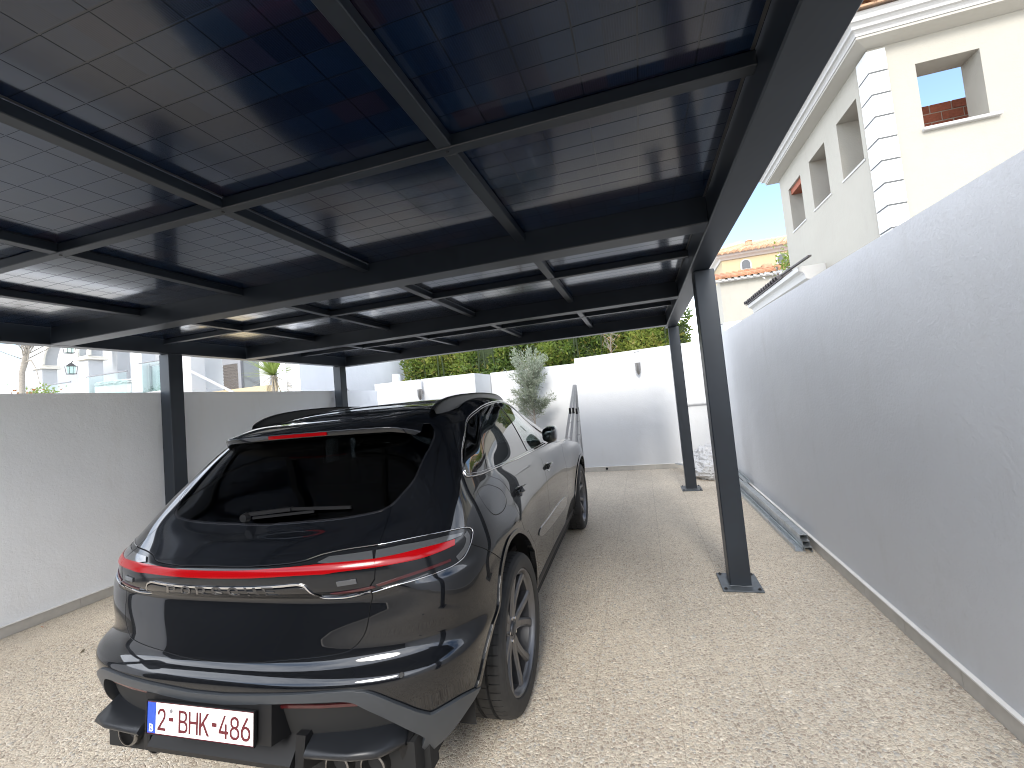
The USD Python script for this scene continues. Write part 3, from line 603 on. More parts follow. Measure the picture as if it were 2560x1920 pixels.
def slope_roof(parent, p0, p1, q0, q1, pitch, r, mat, name="roof_tile"):
    """Corrugated tile roof between an eave p0-p1 and a ridge q0-q1: one ridge of tiles per column."""
    p0, p1, q0, q1 = (np.array(x, float) for x in (p0, p1, q0, q1)); n = int(np.linalg.norm(p1 - p0)/pitch)
    up = np.cross(p1 - p0, q0 - p0); up /= np.linalg.norm(up); up *= np.sign(up[2])
    part(parent, "roof_deck", hull([x - up*z for x in (p0, p1, q0, q1) for z in (.01, .05)]), mat)
    for k in range(n):
        f = (k + .5)/n; a, b = p0 + (p1 - p0)*f, q0 + (q1 - q0)*f; part(parent, name, tube([a, (a + b)/2, b], r, 6), mat, 40)
slope_roof(fh, (4.02, 21.58, 7.66), (11.2, 21.58, 7.66), (6.0, 24.5, 8.69), (11.2, 24.5, 8.69), .26, .085, "terracotta_pale")
slope_roof(fh, (4.0, 27.2, 7.66), (4.0, 21.58, 7.66), (6.0, 24.52, 8.69), (6.0, 24.5, 8.69), .26, .085, "terracotta_pale")
part(fh, "ridge_cap", tube([(4.02, 21.58, 7.70), (6.0, 24.5, 8.73)], .12, 8), "terracotta_pale"); part(fh, "ridge_cap", tube([(6.0, 24.5, 8.73), (11.2, 24.5, 8.73)], .12, 8), "terracotta_pale")
slope_roof(fh, (3.70, 20.25, 6.18), (12, 20.25, 6.18), (3.70, 21.98, 6.72), (12, 21.98, 6.72), .26, .085, "terracotta")
part(fh, "eave_band", bx((3.72, 20.36, 6.01), (12, 20.6, 6.10)), "moulding")
for k in range(26): part(fh, "eave_scallop", tube([(3.83 + k*.26, 20.30, 6.10), (3.83 + k*.26, 20.75, 6.10)], .075, 7), "moulding", 40)
part(fh, "chimney_cap", bx((6.05, 21.4, 6.36), (6.45, 21.9, 6.80), .05), "terracotta_pale"); part(fh, "vent", lathe([(0, 0), (.2, 0), (.16, .22), (.19, .24), (0, .34)], 10), "terracotta_pale")
UsdGeom.Xformable(stage.GetPrimAtPath(str(fh.GetPath()) + "/vent")).AddTranslateOp().Set(Gf.Vec3d(6.05, 23.2, 8.25))
def arch_poly(x, z, w, h, k=9):
    a = np.linspace(0, PI, k); return [(x - w/2, z), (x + w/2, z)] + [(x + w/2*math.cos(t), z + h - w/2 + w/2*math.sin(t)) for t in a]
for x in (5.50, 7.05):
    f = part(fh, "window_surround", prism(Polygon(arch_poly(x, 6.80, .50, .50)), .03, "xz", 21.965), "moulding"); part(f, "pane", prism(Polygon(arch_poly(x, 6.83, .36, .42)), .012, "xz", 21.95), "window_dark")
t = thing("shrub", "leafy shrub with pale flowers in front of the distant house", "shrub"); g = rnd(17)
n = 420; P = np.array([4.88, 14.3, 4.95]) + g.normal(0, 1, (n, 3))*[.20, .2, .26]; part(t, "foliage", leaf_cloud(P, unit(g.normal(size=(n, 3))), .14, .06, g), "hedge_leaf_a")
n = 110; P = np.array([4.72, 14.1, 4.62]) + g.normal(0, 1, (n, 3))*[.26, .2, .08]; part(t, "blossom", leaf_cloud(P, unit(g.normal(size=(n, 3))), .10, .07, g), "bag_white")
part(t, "stem", join(*[tube([(4.7 + dx, 14.3, 0), (4.7 + dx*1.4, 14.3, 4.9)], .03, 6) for dx in (-.2, 0, .18)]), "bark")

# ------------------------------------------------------------------ villa over the left wall
vl = thing("villa", "white villa with arched terrace, glass railings and blinds beyond the left wall", "house")
part(vl, "wall", bx((-27, 12.2, 0), (-13.2, 12.5, 7.)), "villa_wall"); part(vl, "terrace", bx((-21, 9.3, 0), (-13.6, 12.19, 2.85)), "villa_wall"); part(vl, "upper_wall", bx((-27, 9.35, 5.6), (-10.3, 9.89, 6.3)), "villa_wall")
def pane(x0, x1, y, z0, z1): return np.array([(x0, y, z0), (x1, y, z0), (x1, y, z1), (x0, y, z1)], float), np.array([(0, 1, 2), (0, 2, 3)])
def column(x0, x1, y0, y1, z1, cap=True):
    c = part(vl, "column", bx((x0, y0, 2.85), (x1, y1, z1), .01), "villa_wall")
    if cap:
        part(c, "capital", join(bx((x0 - .10, y0 - .10, z1 + .001), (x1 + .10, y1 + .10, z1 + .06), .01), bx((x0 - .06, y0 - .06, z1 + .061), (x1 + .06, y1 + .06, z1 + .13), .01)), "stone_trim")
column(-20.4, -19.93, 9.5, 9.90, 4.16); column(-18.02, -17.59, 9.5, 9.91, 4.22); column(-18.35, -18.1, 10.6, 11.0, 5.0, False); column(-15.61, -15.13, 9.5, 9.9, 5.6, False); column(-16.3, -16.05, 10.9, 11.3, 4.1)
def arch_wall(x0, x1, y0, y1, z0, z1):
    r = (x1 - x0)/2; a = np.linspace(0, PI, 17); pg = Polygon([(x0, z1), (x0, z0)] + [((x0 + x1)/2 - r*math.cos(t), z0 + r*math.sin(t)) for t in a] + [(x1, z1)])
    m = part(vl, "arch", prism(pg, y1 - y0, "xz", y0), "villa_wall")
    b = Polygon([((x0 + x1)/2 - (r + .0)*math.cos(t), z0 + (r + .0)*math.sin(t)) for t in a] + [((x0 + x1)/2 + (r - .12)*math.cos(t), z0 + (r - .12)*math.sin(t)) for t in a]); part(m, "arch_trim", prism(b, .06, "xz", y0 - .05), "stone_trim")
arch_wall(-19.93, -18.02, 9.52, 9.9, 4.30, 5.6); arch_wall(-17.59, -15.61, 9.52, 9.9, 4.36, 5.6)
for x0, x1, z in ((-19.80, -18.32, 3.54), (-17.49, -15.66, 3.62), (-15.05, -13.6, 3.80)):
    m = part(vl, "railing_glass", pane(x0, x1, 9.406, 2.86, z - .02), "rail_glass"); part(m, "top_rail", tube([(x0 - .04, 9.406, z), (x1 + .03, 9.406, z)], .022, 8), "frame_grey")
f = part(vl, "terrace_window", join(bx((-15.06, 9.62, 2.86), (-15.0, 9.70, 3.78)), bx((-14.2, 9.62, 2.86), (-14.14, 9.7, 4.2)), bx((-13.75, 9.62, 2.86), (-13.69, 9.7, 4.2)), bx((-14.999, 9.64, 3.72), (-14.201, 9.68, 3.77))), "frame_grey"); part(f, "pane", pane(-14.99, -13.7, 9.66, 2.88, 3.7), "house_glass")
part(vl, "wing_wall", bx((-13.08, 9.2, 0), (-12.66, 9.62, 5.6), .01), "villa_wall"); part(vl, "wing_wall", bx((-12.65, 9.5, 0), (-10.25, 9.9, 2.64)), "cream_wall"); part(vl, "wing_wall", bx((-12.65, 9.62, 3.72), (-10.25, 9.9, 5.6)), "villa_wall")
part(vl, "wing_wall", bx((-10.6, 9.62, 2.641), (-10.25, 9.9, 3.719)), "villa_wall")
b = part(vl, "blind", join(*[bx((-12.02, 9.66 + .012*(k % 2), 2.66 + k*.047), (-11.42, 9.69 + .012*(k % 2), 2.66 + k*.047 + .043)) for k in range(16)]), "rattan"); part(vl, "blind_head", bx((-12.02, 9.66, 3.415), (-11.42, 9.7, 3.71)), "frame_grey")
part(vl, "window_post", bx((-11.41, 9.63, 2.645), (-11.30, 9.75, 3.715)), "frame_grey"); part(vl, "window_pane", bx((-11.29, 9.68, 2.645), (-10.605, 9.69, 3.715)), "window_dark")
def lantern(x, y, z, lab):
    t = thing("lantern", lab, "lantern", (x, y, z))
    part(t, "frame", join(*[tube([(.09*a, .09*b_, -.16), (.115*a, .115*b_, .10)], .008, 5) for a in (-1, 1) for b_ in (-1, 1)], lathe([(0, .22), (.05, .2), (.15, .10), (.15, .09), (0, .09)], 4), bx((-.10, -.10, -.18), (.10, .10, -.16))), "lantern_black")
    part(t, "pane", lathe([(0, -.158), (.10, -.158), (.13, .088), (0, .088)], 4), "rail_glass"); part(t, "bracket", tube([(0, 0, .22), (0, .08, .34), (0, .26, .36), (0, .36, .2)], .012, 6), "lantern_black")
lantern(-18.9, 9.75, 4.05, "black wall lantern beside the leftmost terrace column"); lantern(-17.9, 9.2, 4.62, "black lantern hanging above the second terrace column")
solo("cushion", "heap of beige cushions on the terrace behind the glass railing", "cushion", join(*[move(crumpled(20 + k, (.34, .25, .09), 0), (-17.1 + k*.42, 9.75, 3.30 - .015*k)) for k in range(4)], bx((-17.4, 9.55, 2.86), (-15.7, 10.0, 3.29))), "bag_white", 50)
part(vl, "terrace_light", lathe([(0, 0), (.04, 0), (.04, .02), (0, .02)], 10), "frame_grey")
sr = thing("stair_rail", "white sloping stair handrail right of the near left post", "handrail")
part(sr, "rail", bar((-13.0, 9.0, 3.56), (-10.85, 9.0, 2.49), .05, .05), "moulding"); part(sr, "rail_post", bx((-10.87, 8.97, 1.2), (-10.82, 9.02, 2.49)), "moulding")
solo("garden_wall", "pale garden wall with thin ledges behind the spiky yucca", "wall", join(bx((-10.24, 10.2, 0), (-6.9, 10.5, 4.4)), bx((-10.24, 10.17, 2.62), (-6.9, 10.199, 2.64)), bx((-9.2, 10.17, 3.05), (-6.9, 10.199, 3.07))), "villa_wall")
# yucca
t = thing("yucca", "yellow green spiky yucca with drooping dry leaves behind the left wall", "plant", (-9.0, 8.6, 0)); g = rnd(9)
part(t, "trunk", tube([(.02, 0, 0), (.0, 0, 1.6), (-.02, 0, 2.76)], [.09, .075, .06], 9), "bark_pale", 50)
def blades(n, el, L, w):
    V, F = [], []
    for k in range(n):
        a = g.uniform(0, 2*PI); e = g.uniform(*el); d = np.array([math.cos(a)*math.cos(e), math.sin(a)*math.cos(e), math.sin(e)]); s = np.cross(d, [0, 0, 1.]); s /= max(np.linalg.norm(s), 1e-6); l = L*g.uniform(.75, 1.1); o = len(V)
        b = np.array([-.02, 0, 2.76])
        for f, ww in ((.04, .7), (.4, 1.), (.75, .7), (1., .05)):
            c = b + d*l*f - np.array([0, 0, .10*l*f*f]); V += [c - s*w*ww/2, c + s*w*ww/2]
        for i in range(3): F += [(o + 2*i, o + 2*i + 1, o + 2*i + 3), (o + 2*i, o + 2*i + 3, o + 2*i + 2)]
    return np.array(V), np.array(F)
part(t, "crown", blades(120, (.0, 1.5), .82, .036), "yucca_leaf"); part(t, "dry_leaf", blades(34, (-1.25, .1), .80, .022), "dry_leaf")
# bare pruned tree at the far left
t = thing("bare_tree", "bare pruned tree with upright twigs at the far left above the wall", "tree", (-15.45, 7.0, 0)); g = rnd(12)
part(t, "trunk", tube([(-.05, 0, 0), (-.04, 0, 2.), (-.03, 0, 3.45), (.10, 0, 3.72), (.22, 0, 4.1), (.30, 0, 4.6)], [.075, .06, .055, .062, .045, .025], 10), "bark_pale", 50)
br = []
for k in range(34):
    b = np.array([g.uniform(.06, .28), 0, g.uniform(3.75, 4.35)]); a = g.uniform(0, 2*PI); l = g.uniform(.6, 1.35); e = g.uniform(.1, 1.2); d = np.array([math.cos(a)*math.cos(e), math.sin(a)*math.cos(e), math.sin(e)])
    br.append(tube([b, b + d*l*.5 + [0, 0, .02], b + d*l + [0, 0, .10*l]], [.014, .010, .005], 5))
br.append(tube([(.1, 0, 3.72), (.35, 0, 3.75), (.55, 0, 3.5), (.68, 0, 3.1)], [.02, .016, .012, .006], 6))
part(t, "branches", join(*br), "bark_pale", 50)
for nm, lab, c, m_, n, s in (("orange_shrub", "orange brown shrub at the far left edge above the wall", (-17.6, 7.6, 2.75), "orange_bush", 900, (.8, .4, .16)), ("pale_shrub", "small yellow green shrub right of the bare tree", (-16.6, 7.9, 2.98), "yucca_leaf", 260, (.2, .2, .12))):
    t = thing(nm, lab, "shrub"); P = np.array(c) + g.normal(0, 1, (n, 3))*s; part(t, "foliage", leaf_cloud(P, unit(g.normal(size=(n, 3))), .09, .05, g), m_); part(t, "stem", tube([(c[0], c[1], 0), (c[0], c[1], c[2])], .03, 6), "bark")

# ------------------------------------------------------------------ the car: a smooth surface through rings of points, cut into panels
TH=np.radians([0,5,12,22,34,46,58,70,81,90])
YL=[0.,.6,1.4,2.2,2.85]           # side stations of the lower rings
YU=[0.,.5,1.0,1.5,1.9]           # of the greenhouse rings
# zr, yr, W, L, n, zc, side x, side z, side y, front y, front z, front length
RINGS=[
 (.20,-.72,.82,.40,2.6,.22,[.80,.80,.80,.80,.80],[.22]*5,YL,3.40,.20,.5),
 (.30,-.82,.895,.42,2.6,.30,[.895,.86,.855,.86,.90],[.30]*5,YL,3.62,.30,.7),
 (.42,-.875,.915,.45,2.8,.42,[.925,.89,.88,.885,.935],[.42]*5,YL,3.70,.42,.75),
 (.53,-.905,.927,.46,2.85,.53,[.938,.905,.895,.90,.945],[.53]*5,YL,3.73,.53,.78),
 (.60,-.92,.938,.47,2.9,.60,[.948,.912,.902,.906,.95],[.60]*5,YL,3.74,.60,.8),
 (.645,-.920,.948,.47,2.9,.65,[.960,.918,.908,.911,.952],[.655]*5,YL,3.74,.65,.8),
 (.685,-.873,.957,.47,2.75,.685,[.962,.920,.911,.913,.954],[.685]*5,YL,3.73,.68,.8),
 (.715,-.866,.956,.48,2.6,.72,[.963,.922,.913,.915,.955],[.725]*5,YL,3.72,.72,.8),
 (.82,-.834,.954,.47,3.1,.82,[.963,.925,.918,.92,.955],[.82]*5,YL,3.69,.80,.8),
 (.898,-.812,.949,.46,3.4,.91,[.958,.925,.92,.92,.945],[.90]*5,YL,3.62,.87,.8),
 (.932,-.868,.944,.53,2.6,.955,[.95,.92,.918,.916,.928],[.945]*5,YL,3.52,.91,.8),
 (1.015,-.872,.935,.54,2.6,1.0,[.935,.913,.912,.906,.905],[.985]*5,YL,3.36,.95,.8),
 (1.038,-.854,.925,.54,2.6,1.03,[.917,.905,.905,.896,.875],[1.025,1.02,1.015,1.01,1.0],YL,3.15,.985,.8),
 (1.075,-.785,.895,.48,2.6,1.10,[.888,.888,.889,.876,.80],[1.125,1.09,1.075,1.06,1.035],YL,2.85,1.03,.6),
 (1.12,-.65,.838,.44,3.3,1.215,[.838,.852,.858,.852,.83],[1.235,1.195,1.165,1.14,1.115],YU,2.45,1.085,.6),
 (1.25,-.53,.785,.40,3.3,1.325,[.79,.806,.812,.802,.78],[1.343,1.335,1.315,1.28,1.235],[.03,.47,.9,1.3,1.65],2.08,1.235,.55),
 (1.38,-.415,.722,.38,3.3,1.43,[.738,.753,.756,.742,.71],[1.460,1.466,1.445,1.40,1.345],[.12,.47,.82,1.15,1.45],1.78,1.375,.5),
 (1.475,-.32,.655,.38,3.3,1.51,[.682,.698,.697,.68,.64],[1.545,1.557,1.552,1.52,1.465],[.21,.46,.73,1.0,1.25],1.50,1.485,.4),
 (1.54,-.20,.55,.33,3.2,1.558,[.60,.617,.615,.597,.56],[1.588,1.602,1.597,1.573,1.533],[.27,.48,.70,.92,1.1],1.30,1.55,.35),
 (1.585,.02,.36,.25,2.8,1.59,[.395,.41,.41,.395,.36],[1.608,1.617,1.613,1.597,1.575],[.37,.51,.66,.82,.95],1.10,1.585,.25),
 (1.602,.25,.0,.1,2.6,1.602,[0,0,0,0,0],[1.616,1.621,1.619,1.610,1.602],[.42,.52,.62,.72,.82],.92,1.602,.1),
]
def ring_pts(R):
    zr,yr,W,L,n,zc,xs,zs,ys,yf,zf,Lf=R
    e=2/n; P=[]
    for t in TH:
        x=W*np.sin(t)**e; y=yr+L*(1-np.cos(t)**e if t<1.57 else 1.); k=(x/W if W else t/1.571)**2.5
        P.append((x,y,zr+(zc-zr)*k))
    for x,y,z in zip(xs,ys,zs): P.append((x,y,z))
    Wf=xs[-1]
    y0=max(ys[-1]+.05,yf-Lf)
    for t in np.radians([78,60,42,24,10,0]):
        x=Wf*np.sin(t)**(2/2.6); y=y0+(yf-y0)*np.cos(t)**(2/2.6); k=np.cos(t)
        P.append((x,y,zs[-1]+(zf-zs[-1])*k))
    return np.array(P)
NU,NV=420,300
def build():
    net=np.array([ring_pts(R) for R in RINGS])          # ring, station
    def par(d): 
        s=np.sqrt(np.maximum(d,1e-6)); c=np.concatenate([[0],np.cumsum(s)]); return c/c[-1]
    cu=par(np.linalg.norm(np.diff(net[3:14],axis=1),axis=2).mean(0)**1.6)
    cv=par(np.linalg.norm(np.diff(net[:,[0,4,8,11,13]],axis=0),axis=2).mean(1)**1.6)
    uu=np.linspace(0,1,NU); vv=np.linspace(0,1,NV)
    A=PchipInterpolator(cu,net,axis=1)(uu)
    B=PchipInterpolator(cv,A,axis=0)(vv)                # v,u,3
    # smooth: mirrored across the centre line so that the surface stays smooth there
    su=6.0; w=40
    m=np.array([-1,1,1.])
    ext=np.concatenate([B[:,w:0:-1]*m,B,B[:,-2:-w-2:-1]*m],1)
    B=gaussian_filter1d(ext,su,axis=1,mode='nearest')[:,w:-w]
    e2=np.concatenate([B,B[-2:-w-2:-1]*m],0)
    lo=np.repeat(e2[:1],w,0)-(np.arange(w,0,-1)[:,None,None])*(e2[1]-e2[0])[None]
    B=gaussian_filter1d(np.concatenate([lo,e2],0),2.2,axis=0,mode='nearest')[w:-w]
    B[:,0,0]=0;B[:,-1,0]=0;B[-1,:,0]=0
    return B,cu,cv

D={"archi":[[0.2134,0.1111],[0.226,0.126],[0.2448,0.1832],[0.2518,0.2122],[0.2564,0.2714],[0.2648,0.3038],[0.2829,0.3283],[0.3027,0.3319],[0.3172,0.3231],[0.3376,0.294],[0.3559,0.2509],[0.3824,0.1652],[0.3932,0.1118],[0.4141,0.0391],[0.3781,0.055]],"archo":[[0.2255,0.1392],[0.2421,0.1957],[0.2408,0.2308],[0.2518,0.2801],[0.262,0.3179],[0.2767,0.3413],[0.2965,0.351],[0.3218,0.3423],[0.3478,0.3052],[0.3757,0.2388],[0.4029,0.1317],[0.4346,0.0308],[0.3794,0.0555]],"lowsil":[[0.2134,0.1111],[0.2014,0.0998],[0.1745,0.0648]],"glass":[[0.0,0.5457],[0.0295,0.5485],[0.0535,0.5484],[0.0757,0.5472],[0.0965,0.5465],[0.117,0.5466],[0.1286,0.554],[0.1399,0.5719],[0.1527,0.5914],[0.1607,0.6174],[0.1686,0.6414],[0.1748,0.6532],[0.1833,0.6774]],"seam":[[0.1286,0.554],[0.132,0.5137],[0.1358,0.465],[0.1363,0.4371],[0.1361,0.41],[0.1331,0.3792],[0.1149,0.3448],[0.1126,0.3265],[0.1148,0.3041],[0.1164,0.2888],[0.116,0.2773],[0.1131,0.2674],[0.107,0.2613],[0.0889,0.2565],[0.0613,0.2514],[0.0338,0.2446],[0.0055,0.2416]],"ptop":[[0.0071,0.4133],[0.0387,0.4132],[0.059,0.4157],[0.0704,0.4175],[0.0814,0.4213],[0.0886,0.4268],[0.0968,0.4318],[0.1127,0.436],[0.1355,0.4367],[0.1565,0.4378],[0.1713,0.4372],[0.1901,0.4342],[0.2075,0.4298],[0.2129,0.4265],[0.2163,0.4218],[0.2169,0.4157],[0.2148,0.4063],[0.2116,0.3953],[0.2026,0.3763],[0.1922,0.3684],[0.1793,0.3662],[0.1569,0.363],[0.1402,0.3604],[0.1189,0.3511]],"plow":[[0.0044,0.3766],[0.0394,0.3774],[0.0633,0.3787],[0.0749,0.3798],[0.0796,0.3789],[0.0835,0.3746],[0.0835,0.3624],[0.0728,0.3421],[0.0831,0.338],[0.0966,0.3398],[0.1189,0.3511]],"redt":[[0.0096,0.4049],[0.0402,0.4066],[0.0773,0.4117],[0.1039,0.4145],[0.1348,0.4138],[0.1523,0.416],[0.1707,0.4184],[0.1964,0.4172]],"redb":[[0.0103,0.3909],[0.0409,0.3916],[0.0783,0.3934],[0.0929,0.3931],[0.1003,0.3932],[0.1104,0.395],[0.1349,0.3959],[0.1522,0.3968],[0.1702,0.3978],[0.1957,0.4048]],"win":[[0.228,0.5649],[0.2244,0.5901],[0.2263,0.6103],[0.2314,0.633],[0.2395,0.6532],[0.2483,0.6719],[0.2574,0.6958],[0.277,0.7119],[0.3166,0.7176],[0.3477,0.7276],[0.3877,0.735],[0.4479,0.7426],[0.5165,0.7476],[0.587,0.7523],[0.636,0.7446],[0.6631,0.7246],[0.6871,0.7061],[0.7133,0.6824],[0.7278,0.6453],[0.7322,0.6093],[0.7248,0.5865],[0.6936,0.568],[0.6359,0.5616],[0.5834,0.5583],[0.5076,0.5537],[0.4325,0.546],[0.3731,0.5353],[0.3273,0.5266],[0.2804,0.5393],[0.2453,0.5524],[0.2327,0.5586]],"bart":[[0.0144,0.1934],[0.0451,0.1985],[0.0748,0.2025],[0.098,0.2052],[0.1121,0.2051],[0.1196,0.2026],[0.1274,0.1981],[0.1377,0.1858],[0.15,0.1667],[0.1614,0.1469],[0.1696,0.1353],[0.1739,0.1315],[0.1872,0.1339],[0.2034,0.1327],[0.2249,0.1211]],"barb":[[0.0136,0.1768],[0.0449,0.1824],[0.0749,0.1868],[0.1012,0.1882],[0.1108,0.1871],[0.1171,0.1833],[0.1211,0.1778],[0.1401,0.1456],[0.1592,0.1079],[0.1653,0.0926]],"rdoor":[[0.3147,0.4672],[0.3226,0.4457],[0.331,0.42],[0.3264,0.3966],[0.3299,0.3371],[0.3372,0.3026]],"fdoor":[[0.4683,0.5521],[0.4727,0.4954],[0.4675,0.4275],[0.4643,0.3679],[0.4657,0.2847],[0.4757,0.2164],[0.4947,0.1796],[0.4939,0.1215]],"ffend":[[0.6345,0.4983],[0.601,0.4206],[0.5954,0.3697],[0.6013,0.309],[0.6052,0.1886]],"flap":[[0.2457,0.4916],[0.254,0.4998],[0.2774,0.4872],[0.2977,0.4578],[0.3097,0.4376],[0.311,0.4226],[0.2946,0.413],[0.2763,0.4135],[0.2638,0.4201],[0.2557,0.4348],[0.2499,0.4611]],"rhandle":[[0.3532,0.4181]],"fhandle":[[0.4862,0.4144]],"bpillar":[[0.4536,0.7185],[0.4683,0.5521]],"bumpseam":[[0.2116,0.3953],[0.2609,0.3173]],"blade":[[0.573,0.2009],[0.4656,0.2254],[0.4132,0.2429],[0.4033,0.2237],[0.4236,0.1976],[0.4686,0.1781],[0.5379,0.1601],[0.5868,0.1586]],"arch_fi":[[0.8129,0.0388],[0.8089,0.0575],[0.8062,0.0743],[0.804,0.0901],[0.8023,0.1059],[0.8007,0.1217],[0.799,0.1373],[0.7972,0.1531],[0.7954,0.1692],[0.7932,0.1851],[0.7905,0.1996],[0.7875,0.2158],[0.7852,0.2383],[0.7822,0.2524],[0.7787,0.264],[0.7747,0.2744],[0.7703,0.2834],[0.7655,0.2909],[0.7603,0.2972],[0.7548,0.302],[0.7491,0.3054],[0.7434,0.3075],[0.7376,0.3081],[0.7318,0.3074],[0.7262,0.3053],[0.7206,0.3017],[0.7153,0.2968],[0.7101,0.2904],[0.7052,0.2828],[0.7005,0.2739],[0.6961,0.2636],[0.6919,0.2521],[0.6881,0.2377],[0.6847,0.2151],[0.6815,0.1993],[0.6787,0.1851],[0.6763,0.1693],[0.6744,0.1531],[0.6728,0.1373],[0.6718,0.1217],[0.6712,0.1059],[0.671,0.0902],[0.6713,0.0746],[0.6719,0.0577],[0.6729,0.0379]],"arch_fo":[[0.8239,0.0328],[0.8176,0.0536],[0.814,0.0723],[0.8113,0.0896],[0.8092,0.1069],[0.8073,0.1242],[0.8053,0.1413],[0.8034,0.1587],[0.8014,0.1766],[0.7988,0.1936],[0.7957,0.2103],[0.7935,0.2356],[0.7908,0.2528],[0.7874,0.2667],[0.7835,0.2793],[0.7791,0.2905],[0.7742,0.3002],[0.7688,0.3083],[0.7629,0.3148],[0.7567,0.3199],[0.7504,0.3236],[0.7439,0.3258],[0.7375,0.3265],[0.7312,0.3257],[0.7249,0.3233],[0.7189,0.3195],[0.713,0.3142],[0.7074,0.3075],[0.702,0.2992],[0.6969,0.2895],[0.6921,0.2785],[0.6876,0.2661],[0.6834,0.2523],[0.6796,0.2347],[0.6762,0.2097],[0.6732,0.1934],[0.6706,0.1767],[0.6685,0.1588],[0.6668,0.1413],[0.6657,0.1242],[0.665,0.1069],[0.6649,0.0897],[0.6652,0.0726],[0.666,0.0536],[0.6671,0.0312]],"sill":[[0.3794,0.067],[0.4399,0.067],[0.4983,0.067],[0.5567,0.067],[0.6151,0.067],[0.675,0.067]],"hoodline":[[0.6281,0.48],[0.6592,0.4537],[0.7313,0.4341]]}
BS, CU, CV = build()
BF = np.concatenate([BS[:, :0:-1]*np.array([-1, 1, 1.]), BS], 1)       # u from -1 to 1
FS = [spline_filter(BF[..., k], order=3) for k in range(3)]
def S(u, v):
    u, v = np.broadcast_arrays(np.asarray(u, float), np.asarray(v, float))
    c = np.array([np.clip(v, 0, 1).ravel()*(NV - 1), (np.clip(u, -1, 1).ravel() + 1)*(NU - 1)])
    return np.stack([map_coordinates(f, c, order=3, prefilter=False, mode="nearest") for f in FS], -1).reshape(u.shape + (3,))
def SN(u, v):
    e = .004; u, v = np.asarray(u, float), np.asarray(v, float)
    n = np.cross(S(u + e, v) - S(u - e, v), S(u, np.minimum(v + e, 1)) - S(u, np.maximum(v - e, 0))); l = np.linalg.norm(n, axis=-1, keepdims=True)
    return np.where(l > 1e-12, n/np.maximum(l, 1e-12), [0, 0, 1.])
UL, VL = 5.5, 2.2
def sm(pts, k=5, closed=False):
    """Smooth curve through (u, v) points."""
    P = np.asarray(pts, float); n = len(P)
    Q = np.vstack([P[-1], P, P[:2]]) if closed else np.vstack([2*P[0] - P[1], P, 2*P[-1] - P[-2]]); out = []
    for i in range(1, len(Q) - 2):
        a, b, c, d = Q[i - 1:i + 3]
        for t in np.arange(k)/k: out.append(.5*((2*b) + (c - a)*t + (2*a - 5*b + 4*c - d)*t*t + (3*b - a - 3*c + d)*t**3))
    if not closed: out.append(P[-1])
    return [tuple(x) for x in out]
def uvpoly(pts): return Polygon([(u*UL, v*VL) for u, v in pts]).buffer(0)
def sym(pg): return unary_union([pg, shapely.affinity.scale(pg, -1, 1, origin=(0, 0))]) if True else pg
import shapely.affinity
